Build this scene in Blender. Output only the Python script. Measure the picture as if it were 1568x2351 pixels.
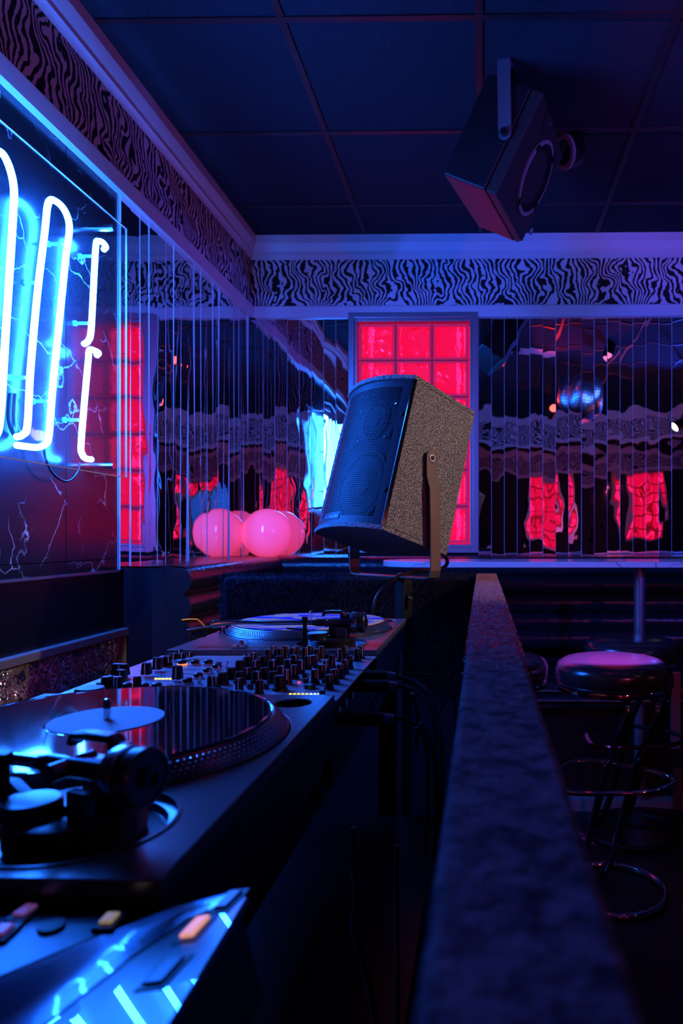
import bpy, bmesh, math, random
from mathutils import Vector, Matrix
random.seed(7)
for o in list(bpy.data.objects): bpy.data.objects.remove(o)
S = bpy.context.scene
COL = S.collection
PI = math.pi
CZ = 1.2                      # lens height above the floor
FPX, PX, PY, TH = 1600.0, 1082.0, 1232.0, math.radians(.94)

# ---------------------------------------------------------------- camera, world, exposure
cam = bpy.data.cameras.new('camera'); camo = bpy.data.objects.new('camera', cam); COL.objects.link(camo)
camo.location = (0, 0, CZ); camo.rotation_euler = (PI/2, 0, TH)
cam.sensor_fit = 'HORIZONTAL'; cam.sensor_width = 24.0
cam.lens = FPX/1568*24.0
cam.shift_x = (784-PX)/1568.0
cam.shift_y = (PY-1175.5)/1568.0
cam.clip_start = .02
cam.dof.use_dof = True; cam.dof.focus_distance = 1.35; cam.dof.aperture_fstop = 7.5
S.camera = camo
w = bpy.data.worlds.new('world'); S.world = w; w.use_nodes = True
w.node_tree.nodes['Background'].inputs[0].default_value = (.02, .03, .25, 1)
w.node_tree.nodes['Background'].inputs[1].default_value = .02
S.view_settings.view_transform = 'Standard'; S.view_settings.look = 'None'
S.view_settings.gamma = 1; S.view_settings.exposure = 0.0; S.view_settings.use_curve_mapping = False
NEON = 185.0
LIGHTS = [  # name, kind, loc(h relative lens), target, energy, colour, radius, cone deg
    ('warm_spot_light', (1.87, 1.0, 1.0), (-.22, 1.66, .04), 92, (1, .84, .77), .02, 30),
    ('pink_wash_light', (1.55, -.9, .55), (-.2, 3.8, 1.45), 24, (1, .12, .34), .03, 75),
    ('magenta_wash_light', (3.3, 1.3, .2), (-1.2, 1.6, 1.45), 18, (1, .20, .34), .04, 70),
    ('added_blue_fill', (2.6, -.3, .9), (.5, 3.8, 1.45), 400, (.03, .075, 1), .05, 58),  # added fill, brightens the ceiling and back wall band in blue
    ('red_spot_light', (.62, 1.1, 1.25), (.85, 1.9, 1.64), 22, (1, .02, .03), .02, 60),
    ('added_rear_wash', (2.9, 1.3, .7), (1.2, -1.56, 1.4), 38, (1, .22, .45), .04, 85),  # added to brighten the beam band mirrored from behind the lens
    ('added_rear_red', (1.8, -3.2, .2), (1.8, -5.6, 1.3), 30, (.9, .12, .5), .04, 110),  # added so the rear wall band reads brighter in the mirrors
    ('purple_pin_light', (1.05, 1.75, 1.50), (.42, 2.42, -.40), 4300, (.46, .09, 1), .015, 10.5),  # added to put the purple glow on the stool seat
    ('red_pin_light', (.15, 1.55, 1.50), (.43, 2.29, -.40), 700, (1, .01, .03), .015, 5),  # added for the red glow on the seat's near part
    ('added_ball_spot', (1.75, 2.35, 1.45), (.92, 1.2, 1.29), 110, (.06, .16, 1), .02, 20),  # added to give the mirror ball blue highlights
]
def lin(t): return Vector((t[0], t[1], t[2]+CZ))
for n, loc, tg, e, c, r, cone in LIGHTS:
    d = bpy.data.lights.new(n, 'SPOT'); d.energy = e; d.color = c; d.shadow_soft_size = r
    d.spot_size = math.radians(cone); d.spot_blend = .12 if 'pin' in n else .55
    o = bpy.data.objects.new(n, d); COL.objects.link(o)
    o.location = lin(loc); o.rotation_euler = (lin(tg)-lin(loc)).to_track_quat('-Z', 'Y').to_euler()

# ---------------------------------------------------------------- picking points in the place
def ray(u, v):
    a = (u-PX)/FPX; b = (PY-v)/FPX; c, s = math.cos(TH), math.sin(TH)
    return Vector((a*c-s, a*s+c, b))
def atY(u, v, y): r = ray(u, v); t = y/r.y; return Vector((r.x*t, y, r.z*t+CZ))
def atX(u, v, x): r = ray(u, v); t = x/r.x; return Vector((x, r.y*t, r.z*t+CZ))
def atH(u, v, h): r = ray(u, v); t = h/r.z; return Vector((r.x*t, r.y*t, h+CZ))
def hit(u, v, P, n):
    r = ray(u, v); C = Vector((0, 0, CZ)); t = (P-C).dot(n)/r.dot(n); return C+r*t

# ---------------------------------------------------------------- materials
def mat(name, col=(.5, .5, .5), rough=.5, metal=0., emis=None, es=0., coat=0., spec=.5, bump=None, alpha=None):
    m = bpy.data.materials.new(name); m.use_nodes = True
    b = m.node_tree.nodes['Principled BSDF']
    b.inputs['Base Color'].default_value = (*col, 1); b.inputs['Roughness'].default_value = rough
    b.inputs['Metallic'].default_value = metal; b.inputs['Coat Weight'].default_value = coat
    b.inputs['Specular IOR Level'].default_value = spec
    if emis: b.inputs['Emission Color'].default_value = (*emis, 1); b.inputs['Emission Strength'].default_value = es
    if bump:
        sc, st, dist = bump[:3]
        n = N(m, 'ShaderNodeTexNoise'); n.inputs['Scale'].default_value = sc; n.inputs['Detail'].default_value = bump[3] if len(bump) > 3 else 3
        tc = N(m, 'ShaderNodeTexCoord'); L(m, tc.outputs['Object'], n.inputs['Vector'])
        bp = N(m, 'ShaderNodeBump'); bp.inputs['Strength'].default_value = st; bp.inputs['Distance'].default_value = dist
        L(m, n.outputs['Fac'], bp.inputs['Height']); L(m, bp.outputs[0], b.inputs['Normal'])
    return m
def N(m, t): return m.node_tree.nodes.new(t)
def L(m, a, b): m.node_tree.links.new(a, b)
def BS(m): return m.node_tree.nodes['Principled BSDF']
def OUT(m): return [n for n in m.node_tree.nodes if n.type == 'OUTPUT_MATERIAL'][0]
def M_(m, op, a, b=None, c=None):
    n = N(m, 'ShaderNodeMath'); n.operation = op
    for i, x in enumerate((a, b, c)):
        if x is None: continue
        if isinstance(x, (int, float)): n.inputs[i].default_value = x
        else: L(m, x, n.inputs[i])
    return n.outputs[0]
def ramp(m, src, stops):
    r = N(m, 'ShaderNodeValToRGB'); L(m, src, r.inputs[0]); e = r.color_ramp.elements
    while len(e) > 1: e.remove(e[-1])
    e[0].position = stops[0][0]; e[0].color = (*stops[0][1], 1)
    for p, c in stops[1:]: x = e.new(p); x.color = (*c, 1)
    return r.outputs[0]
def noise(m, vec, sc, det=3, dist=0, rough=.5):
    n = N(m, 'ShaderNodeTexNoise'); L(m, vec, n.inputs['Vector']); n.inputs['Scale'].default_value = sc
    n.inputs['Detail'].default_value = det; n.inputs['Distortion'].default_value = dist; n.inputs['Roughness'].default_value = rough
    return n.outputs['Fac']
def objco(m): return N(m, 'ShaderNodeTexCoord').outputs['Object']
def scalev(m, v, s):
    n = N(m, 'ShaderNodeVectorMath'); n.operation = 'MULTIPLY'; L(m, v, n.inputs[0]); n.inputs[1].default_value = s; return n.outputs[0]

def zebra_mat():
    m = mat('zebra_paper', rough=.62, spec=.3)
    co = objco(m); sp = N(m, 'ShaderNodeSeparateXYZ'); L(m, co, sp.inputs[0])
    u = M_(m, 'ADD', sp.outputs[0], sp.outputs[1]); z = M_(m, 'SUBTRACT', sp.outputs[2], 2.45)
    z2 = M_(m, 'SUBTRACT', z, .085)                       # chevron line a third up the band
    az = M_(m, 'ABSOLUTE', z2)
    per = M_(m, 'SINE', M_(m, 'MULTIPLY', u, 2*PI/.29))
    n1 = noise(m, co, 9, 1.5, .6); n2 = noise(m, co, 30, 1, .4)
    ph = M_(m, 'MULTIPLY', u, 2*PI/.029)
    low = M_(m, 'MULTIPLY', M_(m, 'MAXIMUM', M_(m, 'MULTIPLY', z2, -1), 0), M_(m, 'MULTIPLY', per, 150))
    up = M_(m, 'MULTIPLY', M_(m, 'SINE', M_(m, 'MULTIPLY', M_(m, 'MAXIMUM', z2, 0), 2*PI/.17)), M_(m, 'MULTIPLY', M_(m, 'SINE', M_(m, 'MULTIPLY_ADD', u, 2*PI/.29, 1.2)), 4.2))
    diag = M_(m, 'MULTIPLY', M_(m, 'MAXIMUM', z2, 0), 34)
    wob = M_(m, 'MULTIPLY', M_(m, 'SUBTRACT', n1, .5), 24)
    wob2 = M_(m, 'MULTIPLY', M_(m, 'SUBTRACT', n2, .5), 5)
    s = M_(m, 'SINE', M_(m, 'ADD', M_(m, 'ADD', M_(m, 'ADD', ph, low), M_(m, 'ADD', up, diag)), M_(m, 'ADD', wob, wob2)))
    zig = M_(m, 'MULTIPLY', M_(m, 'SUBTRACT', noise(m, co, 22, 0), .5), 1.4)
    s = M_(m, 'ADD', s, zig)
    c = ramp(m, M_(m, 'MULTIPLY_ADD', s, .5, .5), [(.44, (.006, .005, .008)), (.54, (.60, .56, .62))])
    L(m, c, BS(m).inputs['Base Color']); return m
def marble_mat(name, base, vein, sc, rough, thin=.02):
    m = mat(name, rough=rough, spec=.6)
    co = objco(m); wv = N(m, 'ShaderNodeTexVoronoi'); wv.feature = 'DISTANCE_TO_EDGE'; wv.inputs['Scale'].default_value = sc
    nn = N(m, 'ShaderNodeTexNoise'); nn.inputs['Scale'].default_value = sc*1.6; nn.inputs['Detail'].default_value = 6; L(m, co, nn.inputs['Vector'])
    mx = N(m, 'ShaderNodeVectorMath'); mx.operation = 'MULTIPLY_ADD'; L(m, nn.outputs['Color'], mx.inputs[0]); mx.inputs[1].default_value = (.16, .16, .16); L(m, co, mx.inputs[2])
    L(m, mx.outputs[0], wv.inputs['Vector'])
    msk = noise(m, co, sc*.9, 3)
    f = M_(m, 'MULTIPLY', M_(m, 'SUBTRACT', 1, M_(m, 'MINIMUM', M_(m, 'DIVIDE', wv.outputs['Distance'], thin), 1)), M_(m, 'MINIMUM', M_(m, 'MAXIMUM', M_(m, 'MULTIPLY', M_(m, 'SUBTRACT', msk, .47), 7), 0), 1))
    c = ramp(m, f, [(0, base), (1, vein)]); L(m, c, BS(m).inputs['Base Color'])
    r = M_(m, 'MULTIPLY_ADD', noise(m, co, 14, 4), .22, rough); L(m, r, BS(m).inputs['Roughness'])
    return m
def mirror_mat():
    m = mat('mirror', (.78, .78, .82), .012, 1.0)
    co = objco(m); n = noise(m, scalev(m, co, (1, 1, .7)), 6.5, 1.2, .3)
    bp = N(m, 'ShaderNodeBump'); bp.inputs['Strength'].default_value = 1; bp.inputs['Distance'].default_value = .0016
    L(m, n, bp.inputs['Height']); L(m, bp.outputs[0], BS(m).inputs['Normal']); return m
def block_mat(col, es):
    m = mat('glass_block', (1, 1, 1), .03); nt = m.node_tree
    co = objco(m); n = noise(m, co, 16, 1.5, 1.2)
    bp = N(m, 'ShaderNodeBump'); bp.inputs['Strength'].default_value = .9; bp.inputs['Distance'].default_value = .012
    L(m, n, bp.inputs['Height'])
    g = N(m, 'ShaderNodeBsdfGlass'); g.inputs['IOR'].default_value = 1.45; g.inputs['Roughness'].default_value = .06
    g.inputs['Color'].default_value = (1, .82, .86, 1); L(m, bp.outputs[0], g.inputs['Normal'])
    e = N(m, 'ShaderNodeEmission'); e.inputs[0].default_value = (*col, 1); e.inputs[1].default_value = es  # glow put into the glass stands in for backlight shining through
    a = N(m, 'ShaderNodeAddShader'); L(m, g.outputs[0], a.inputs[0]); L(m, e.outputs[0], a.inputs[1])
    L(m, a.outputs[0], OUT(m).inputs[0]); return m
def clear_mat():
    m = mat('clear_acrylic', rough=.02); lw = N(m, 'ShaderNodeLayerWeight'); lw.inputs[0].default_value = .5
    fac = M_(m, 'MULTIPLY_ADD', M_(m, 'POWER', lw.outputs['Facing'], 5), .95, .04)
    t = N(m, 'ShaderNodeBsdfTransparent'); t.inputs[0].default_value = (.93, .96, 1, 1)
    g = N(m, 'ShaderNodeBsdfGlossy'); g.inputs['Roughness'].default_value = .02
    d = N(m, 'ShaderNodeBsdfDiffuse'); d.inputs[0].default_value = (.9, .9, .9, 1)
    x = N(m, 'ShaderNodeMixShader'); L(m, fac, x.inputs[0]); L(m, t.outputs[0], x.inputs[1]); L(m, g.outputs[0], x.inputs[2])
    y = N(m, 'ShaderNodeMixShader'); y.inputs[0].default_value = .012; L(m, x.outputs[0], y.inputs[1]); L(m, d.outputs[0], y.inputs[2])
    L(m, y.outputs[0], OUT(m).inputs[0]); return m
def sequin_mat():
    m = mat('sequins', rough=.28, metal=.0, spec=.9)
    co = objco(m)
    v = N(m, 'ShaderNodeTexVoronoi'); v.inputs['Scale'].default_value = 190; L(m, co, v.inputs['Vector'])
    v2 = N(m, 'ShaderNodeTexVoronoi'); v2.feature = 'F1'; v2.inputs['Scale'].default_value = 42; L(m, co, v2.inputs['Vector'])
    ring = M_(m, 'ABSOLUTE', M_(m, 'SUBTRACT', v2.outputs['Distance'], .34))
    c = ramp(m, ring, [(.10, (.008, .006, .006)), (.17, (.20, .11, .07))]); pat = noise(m, co, 7, 4, 1.2); pm = ramp(m, pat, [(.42, (0, 0, 0)), (.56, (1, 1, 1))])
    sv = N(m, 'ShaderNodeSeparateXYZ'); L(m, v.outputs['Color'], sv.inputs[0])
    gl_ = M_(m, 'MULTIPLY', M_(m, 'GREATER_THAN', sv.outputs[0], .45), pm)
    mc = N(m, 'ShaderNodeMix'); mc.data_type = 'RGBA'; L(m, gl_, mc.inputs['Factor']); L(m, c, mc.inputs['A']); mc.inputs['B'].default_value = (.75, .72, .85, 1)
    L(m, mc.outputs['Result'], BS(m).inputs['Base Color'])
    sub = N(m, 'ShaderNodeVectorMath'); sub.operation = 'SUBTRACT'; L(m, v.outputs['Color'], sub.inputs[0]); sub.inputs[1].default_value = (.5, .5, .5)
    sc = N(m, 'ShaderNodeVectorMath'); sc.operation = 'SCALE'; L(m, sub.outputs[0], sc.inputs[0]); L(m, M_(m, 'MULTIPLY', pm, 1.5), sc.inputs['Scale'])
    ge = N(m, 'ShaderNodeNewGeometry'); ad = N(m, 'ShaderNodeVectorMath'); ad.operation = 'ADD'; L(m, ge.outputs['Normal'], ad.inputs[0]); L(m, sc.outputs[0], ad.inputs[1])
    nm = N(m, 'ShaderNodeVectorMath'); nm.operation = 'NORMALIZE'; L(m, ad.outputs[0], nm.inputs[0]); ad2 = N(m, 'ShaderNodeVectorMath'); ad2.operation = 'ADD'; L(m, nm.outputs[0], ad2.inputs[0]); ad2.inputs[1].default_value = (.0, -.25, .55)
    nm2 = N(m, 'ShaderNodeVectorMath'); nm2.operation = 'NORMALIZE'; L(m, ad2.outputs[0], nm2.inputs[0]); L(m, nm2.outputs[0], BS(m).inputs['Normal'])
    L(m, M_(m, 'MULTIPLY', gl_, .9), BS(m).inputs['Metallic'])
    return m
def speckle_mat():
    m = mat('textured_paint', rough=.6, spec=.2)
    co = objco(m); n = noise(m, co, 400, 2.5, 0, .8)
    c = ramp(m, n, [(.38, (.014, .012, .014)), (.5, (.11, .098, .10)), (.62, (.62, .55, .54))]); L(m, c, BS(m).inputs['Base Color'])
    bp = N(m, 'ShaderNodeBump'); bp.inputs['Strength'].default_value = .8; bp.inputs['Distance'].default_value = .0012
    L(m, n, bp.inputs['Height']); L(m, bp.outputs[0], BS(m).inputs['Normal']); return m
def ceil_mat():
    m = mat('felt_tile', rough=.95, spec=.1)
    co = objco(m); n = noise(m, scalev(m, co, (1, 2.2, 1)), 150, 5, 1.5, .7)
    c = ramp(m, n, [(.35, (.012, .015, .024)), (.6, (.032, .038, .054)), (.78, (.11, .12, .16))]); L(m, c, BS(m).inputs['Base Color']); return m
def vinyl_mat():
    m = mat('record_vinyl', (.005, .005, .006), .045, spec=.8)
    co = objco(m); ln = N(m, 'ShaderNodeVectorMath'); ln.operation = 'LENGTH'; L(m, scalev(m, co, (1, 1, 0)), ln.inputs[0])
    wv = M_(m, 'SINE', M_(m, 'MULTIPLY', ln.outputs['Value'], 2*PI/.0011))
    bp = N(m, 'ShaderNodeBump'); bp.inputs['Strength'].default_value = .03; bp.inputs['Distance'].default_value = .0001
    BS(m).inputs['Anisotropic'].default_value = .3; return m
def slip_mat():
    m = mat('slipmat_print', rough=.9, spec=.2)
    co = objco(m)
    n = noise(m, scalev(m, co, (1, 3.2, 1)), 11, .6, .9)
    c = ramp(m, n, [(.50, (.035, .03, .42)), (.51, (.62, .36, .22))]); L(m, c, BS(m).inputs['Base Color']); return m

Z = {}
def build_mats():
    Z['zebra'] = zebra_mat()
    Z['marble_dark'] = marble_mat('dark_marble', (.012, .012, .016), (.55, .58, .62), 5.2, .10, .014)
    Z['marble_white'] = marble_mat('white_marble', (.62, .60, .62), (.22, .22, .26), 5, .10, .05)
    Z['mirror'] = mirror_mat()
    Z['mirror_edge'] = mat('mirror_edge', (.55, .58, .66), .3)
    Z['white_paint'] = mat('white_paint', (.62, .57, .60), .45, bump=(60, .15, .001))
    Z['wall'] = mat('dark_wall', (.02, .018, .022), .8)
    Z['black_panel'] = mat('black_panel', (.006, .006, .008), .35)
    Z['floor'] = mat('dark_floor', (.012, .010, .014), .35, bump=(12, .2, .002))
    Z['felt'] = ceil_mat()
    Z['tbar'] = mat('black_grid', (.018, .01, .014), .5)
    Z['sequin'] = sequin_mat()
    Z['grey_wood'] = mat('grey_wood', (.20, .17, .18), .5, bump=(30, .2, .001))
    Z['alu'] = mat('brushed_metal', (.42, .42, .47), .35, .85)
    Z['chrome'] = mat('chrome', (.7, .7, .73), .05, 1)
    Z['steel'] = mat('satin_steel', (.6, .6, .63), .22, 1)
    Z['black_gloss'] = mat('gloss_black', (.004, .004, .006), .08, spec=.7)
    Z['black'] = mat('matt_black', (.004, .004, .0045), .45, spec=.35)
    Z['rubber'] = mat('black_rubber', (.008, .008, .009), .32)
    Z['leather'] = mat('black_leather', (.018, .016, .024), .25, spec=.4, bump=(26, .5, .006, 5))
    Z['vinyl_seat'] = mat('seat_vinyl', (.025, .020, .025), .2, spec=.8, bump=(350, .25, .0006))
    Z['carpet'] = mat('carpet', (.13, .045, .065), .95, spec=.05, bump=(220, .8, .0016, 5))
    m = Z['carpet']; c = ramp(m, noise(m, objco(m), 85, 5, .5, .65), [(.36, (.055, .018, .028)), (.62, (.28, .105, .14))]); L(m, c, BS(m).inputs['Base Color'])
    Z['pile'] = mat('carpet_pile', (.50, .25, .30), .9, spec=.08)  # paler than the carpet, so the far rail looks lit
    Z['longpile'] = mat('shaggy_pile', (.02, .018, .03), .8, spec=.1)
    Z['deck'] = mat('deck_metal', (.15, .145, .16), .24, .5, bump=(900, .06, .0004))
    Z['mixer'] = mat('mixer_face', (.55, .50, .56), .30, .35, bump=(700, .05, .0004))
    Z['vinyl'] = vinyl_mat(); Z['slip'] = slip_mat()
    Z['label'] = mat('record_label', (.75, .75, .78), .7)
    Z['white'] = mat('white_plastic', (.75, .75, .75), .4)
    Z['yellow'] = mat('glowing_yellow_plastic', (.95, .50, .03), .4, emis=(1, .45, .02), es=.12)  # faint glow put into the plastic, though it is no lamp
    Z['green'] = mat('green_print', (.02, .35, .22), .5)
    Z['speckle'] = speckle_mat()
    Z['dark_paint'] = mat('black_textured_paint', (.006, .006, .008), .42, bump=(500, .6, .001))
    Z['grille'] = mat('grille_metal', (.032, .033, .045), .45, .1, spec=.3)
    Z['cone'] = mat('speaker_cone', (.004, .004, .005), .7, spec=.15)
    Z['bronze'] = mat('bronze_strap', (.17, .115, .085), .42, .35, bump=(35, .35, .0012, 6))
    Z['brass'] = mat('brass', (.7, .45, .15), .25, 1)
    Z['ringmetal'] = mat('pale_ring', (.26, .19, .19), .45, .1)
    Z['neon'] = mat('neon', (0, 0, 0), .5, emis=(.014, .155, 1.0), es=NEON)
    Z['clear'] = clear_mat()
    Z['clear_edge'] = mat('acrylic_edge', (.55, .6, .7), .3)
    Z['glass_clip'] = mat('glass_support', (.25, .6, .9), .2, spec=.8, emis=(.0, .25, .9), es=.0)
    Z['globe'] = mat('opal_glass', (.75, .62, .72), .12, emis=(1, .05, .17), es=.85, coat=1)
    Z['block'] = block_mat((1, .004, .05), .10)
    Z['backlight'] = mat('red_backlight', (0, 0, 0), emis=(1, .004, .10), es=.8)
    Z['led_yellow'] = mat('led_yellow', (.1, .1, 0), emis=(1, .85, .05), es=1.6)
    Z['led_white'] = mat('led_blue_white', (.1, .1, .1), emis=(.6, .9, 1), es=1.6)
    Z['led_red'] = mat('led_red', (.1, 0, 0), emis=(1, .03, .05), es=2.2)
    Z['led_orange'] = mat('led_orange', (.2, .1, 0), emis=(1, .32, .12), es=1.0)
    Z['led_off'] = mat('button_ring', (.6, .55, .6), .35)
    Z['led_pink'] = mat('pink_button', (.5, .3, .35), .4, emis=(1, .42, .36), es=.75)
    Z['lamp_red'] = mat('red_lens', (.1, 0, 0), emis=(1, .03, .02), es=14)
    Z['lamp_warm'] = mat('warm_lens', (.1, .1, .1), emis=(1, .8, .6), es=9)
    Z['lamp_blue'] = mat('blue_lens', (0, 0, .1), emis=(.05, .2, 1), es=9)
    Z['lamp_pink'] = mat('pink_lens', (.1, 0, .05), emis=(1, .2, .5), es=1.5)
    Z['wood'] = mat('red_brown_wood', (.10, .035, .02), .5, bump=(9, .4, .004))
    Z['paper'] = mat('pale_panel', (.5, .48, .55), .6)
    Z['badge'] = mat('badge_letters', (.25, .45, .8), .3, .3)
    Z['player'] = mat('player_gloss', (.008, .016, .045), .30, .3, coat=1, spec=.6)
    BS(Z['player']).inputs['Coat Roughness'].default_value = .015
    Z['player_matt'] = mat('player_matt', (.015, .025, .05), .35, .4)
    Z['tile'] = mat('ball_mirror', (.9, .9, .95), .30, 1)
build_mats()
Z['player_lip'] = mat('player_lip', (.03, .07, .16), .22, .3, coat=.6)
Z['chrome_dim'] = mat('dimmed_chrome', (.32, .32, .35), .07, 1)  # darker chrome copy; the dark room it mirrors is put into its colour
Z['baffle_grain'] = mat('grained_baffle', (.016, .010, .008), .6, bump=(260, .8, .003))

# ---------------------------------------------------------------- mesh builder
def wmat(o):
    m = o.matrix_basis.copy()
    while o.parent: o = o.parent; m = o.matrix_basis @ m
    return m
def rotz(a): return Matrix.Rotation(a, 4, 'Z')
class MB:
    def __init__(s): s.v = []; s.f = []; s.mi = []
    def add(s, vs, fs, m=0):
        b = len(s.v); s.v += [tuple(v) for v in vs]; s.f += [tuple(i+b for i in f) for f in fs]; s.mi += [m]*len(fs); return s
    def box(s, x0, x1, y0, y1, z0, z1, M=None, m=0):
        vs = [Vector((x, y, z)) for x in (x0, x1) for y in (y0, y1) for z in (z0, z1)]
        if M: vs = [M @ v for v in vs]
        return s.add(vs, [(0, 1, 3, 2), (4, 6, 7, 5), (0, 4, 5, 1), (2, 3, 7, 6), (0, 2, 6, 4), (1, 5, 7, 3)], m)
    def cyl(s, a, b, r0, r1=None, n=24, m=0, cap=True):
        a = Vector(a); b = Vector(b); r1 = r0 if r1 is None else r1
        q = (b-a).to_track_quat('Z', 'Y').to_matrix()
        vs = []
        for p, r in ((a, r0), (b, r1)):
            for i in range(n): t = 2*PI*i/n; vs.append(p+q @ Vector((r*math.cos(t), r*math.sin(t), 0)))
        fs = [(i, (i+1) % n, n+(i+1) % n, n+i) for i in range(n)]
        if cap: fs += [tuple(range(n-1, -1, -1)), tuple(range(n, 2*n))]
        return s.add(vs, fs, m)
    def lathe(s, prof, n=48, M=None, m=0):       # prof: (r, z); closes at r=0
        vs = []; fs = []; rows = []
        for r, z in prof:
            if r < 1e-6: rows.append([len(vs)]); vs.append(Vector((0, 0, z)))
            else:
                rows.append(list(range(len(vs), len(vs)+n)))
                vs += [Vector((r*math.cos(2*PI*i/n), r*math.sin(2*PI*i/n), z)) for i in range(n)]
        for A, B in zip(rows, rows[1:]):
            for i in range(n):
                j = (i+1) % n
                if len(A) == 1 and len(B) == 1: continue
                if len(A) == 1: fs.append((A[0], B[j], B[i]))
                elif len(B) == 1: fs.append((A[i], A[j], B[0]))
                else: fs.append((A[i], A[j], B[j], B[i]))
        if M: vs = [M @ v for v in vs]
        return s.add(vs, fs, m)
    def tube(s, pts, r, n=10, m=0, closed=False, smooth=True):
        P = [Vector(p) for p in pts]
        if smooth: P = catmull(P, closed)
        k = len(P); up = None; base = len(s.v); vs = []
        for i, p in enumerate(P):
            a = P[(i-1) % k] if closed or i > 0 else p; b = P[(i+1) % k] if closed or i < k-1 else p
            t = (b-a).normalized()
            if up is None: up = t.orthogonal().normalized()
            up = (up-t*up.dot(t)).normalized(); sd = t.cross(up)
            for j in range(n): g = 2*PI*j/n; vs.append(p+(up*math.cos(g)+sd*math.sin(g))*r)
        fs = []
        for i in range(k if closed else k-1):
            for j in range(n): A = i*n; B = ((i+1) % k)*n; fs.append((A+j, A+(j+1) % n, B+(j+1) % n, B+j))
        if not closed: fs += [tuple(range(n-1, -1, -1)), tuple(range((k-1)*n, k*n))]
        return s.add(vs, fs, m)
    def prism(s, poly, z0, z1, M=None, m=0):      # poly in xy
        n = len(poly); vs = [Vector((x, y, z0)) for x, y in poly]+[Vector((x, y, z1)) for x, y in poly]
        if M: vs = [M @ v for v in vs]
        return s.add(vs, [tuple(range(n-1, -1, -1)), tuple(range(n, 2*n))]+[(i, (i+1) % n, n+(i+1) % n, n+i) for i in range(n)], m)
    def ribbon(s, pts, wd, width, th, m=0):       # flat strap along pts, width along wd
        P = [Vector(p) for p in pts]; wd = Vector(wd).normalized(); vs = []
        for i, p in enumerate(P):
            t = (P[min(i+1, len(P)-1)]-P[max(i-1, 0)]).normalized(); n = t.cross(wd).normalized()
            for a, b in ((-1, -1), (1, -1), (1, 1), (-1, 1)): vs.append(p+wd*width/2*a+n*th/2*b)
        fs = [(0, 1, 2, 3), tuple(4*(len(P)-1)+k for k in (3, 2, 1, 0))]
        for i in range(len(P)-1):
            for k in range(4): a = 4*i+k; b = 4*i+(k+1) % 4; fs.append((a, a+4, b+4, b))
        return s.add(vs, fs, m)
    def build(s, name, mats, parent=None, world=False, smooth=False, bevel=0, seg=2, M=None):
        if not isinstance(mats, (list, tuple)): mats = [mats]
        vs = s.v
        if M is not None: vs = [tuple(M @ Vector(v)) for v in vs]
        if world and parent is not None:
            I = wmat(parent).inverted(); vs = [tuple(I @ Vector(v)) for v in vs]
        me = bpy.data.meshes.new(name); me.from_pydata(vs, [], s.f); me.update()
        bm = bmesh.new(); bm.from_mesh(me); bmesh.ops.recalc_face_normals(bm, faces=bm.faces); bm.to_mesh(me); bm.free()
        for x in mats: me.materials.append(Z[x] if isinstance(x, str) else x)
        if len(mats) > 1: me.polygons.foreach_set('material_index', s.mi)
        o = bpy.data.objects.new(name, me); COL.objects.link(o)
        if parent is not None: o.parent = parent
        if smooth:
            me.polygons.foreach_set('use_smooth', [True]*len(me.polygons))
            me.set_sharp_from_angle(angle=math.radians(smooth if smooth > 1 else 40))
        if bevel:
            b = o.modifiers.new('bevel', 'BEVEL'); b.width = bevel; b.segments = seg; b.limit_method = 'ANGLE'; b.angle_limit = math.radians(40); b.harden_normals = False
        return o
def catmull(P, closed=False, k=6):
    n = len(P); out = []
    if n < 3: return P
    for i in range(n if closed else n-1):
        g = (lambda j: P[j % n]) if closed else (lambda j: P[max(0, min(n-1, j))])
        a, b, c, d = g(i-1), g(i), g(i+1), g(i+2)
        for q in range(k):
            t = q/k; out.append(.5*((2*b)+(c-a)*t+(2*a-5*b+4*c-d)*t*t+(3*b-a-3*c+d)*t**3))
    if not closed: out.append(P[-1])
    return out
def thing(name, loc=(0, 0, 0), label=None, cat=None, group=None, M=None):
    o = bpy.data.objects.new(name, None); COL.objects.link(o); o.empty_display_size = .05
    if M is not None: o.matrix_basis = M
    else: o.location = loc
    tag(o, label, cat, group); return o
def tag(o, label=None, cat=None, group=None, kind=None):
    if label: o['label'] = label
    if cat: o['category'] = cat
    if group: o['group'] = group
    if kind: o['kind'] = kind
    return o
def struct(o): o['kind'] = 'structure'; return o
def copy_tree(o, parent=None):
    c = o.copy(); COL.objects.link(c)
    if parent is not None: c.parent = parent
    for ch in [x for x in bpy.data.objects if x.parent == o]: copy_tree(ch, c)
    return c
def plate(mb, outline, holes, z0, z1, M=None, m=0):
    bm = bmesh.new(); loops = [outline]+holes; edges = []; rings = []
    for lp in loops:
        vs = [bm.verts.new((x, y, z1)) for x, y in lp]; rings.append(vs)
        for i in range(len(vs)): edges.append(bm.edges.new((vs[i], vs[(i+1) % len(vs)])))
    bmesh.ops.triangle_fill(bm, use_beauty=True, use_dissolve=False, edges=edges)
    bm.verts.index_update(); vs = [v.co.copy() for v in bm.verts]; fs = [tuple(v.index for v in f.verts) for f in bm.faces]
    n = len(vs); allv = vs+[Vector((v.x, v.y, z0)) for v in vs]; ff = fs+[tuple(i+n for i in reversed(f)) for f in fs]
    for r in rings:
        for i in range(len(r)): a = r[i].index; b = r[(i+1) % len(r)].index; ff.append((a, b, b+n, a+n))
    bm.free()
    if M: allv = [M @ v for v in allv]
    return mb.add(allv, ff, m)
def circ(cx, cy, r, n=40): return [(cx+r*math.cos(2*PI*i/n), cy+r*math.sin(2*PI*i/n)) for i in range(n)]

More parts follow.
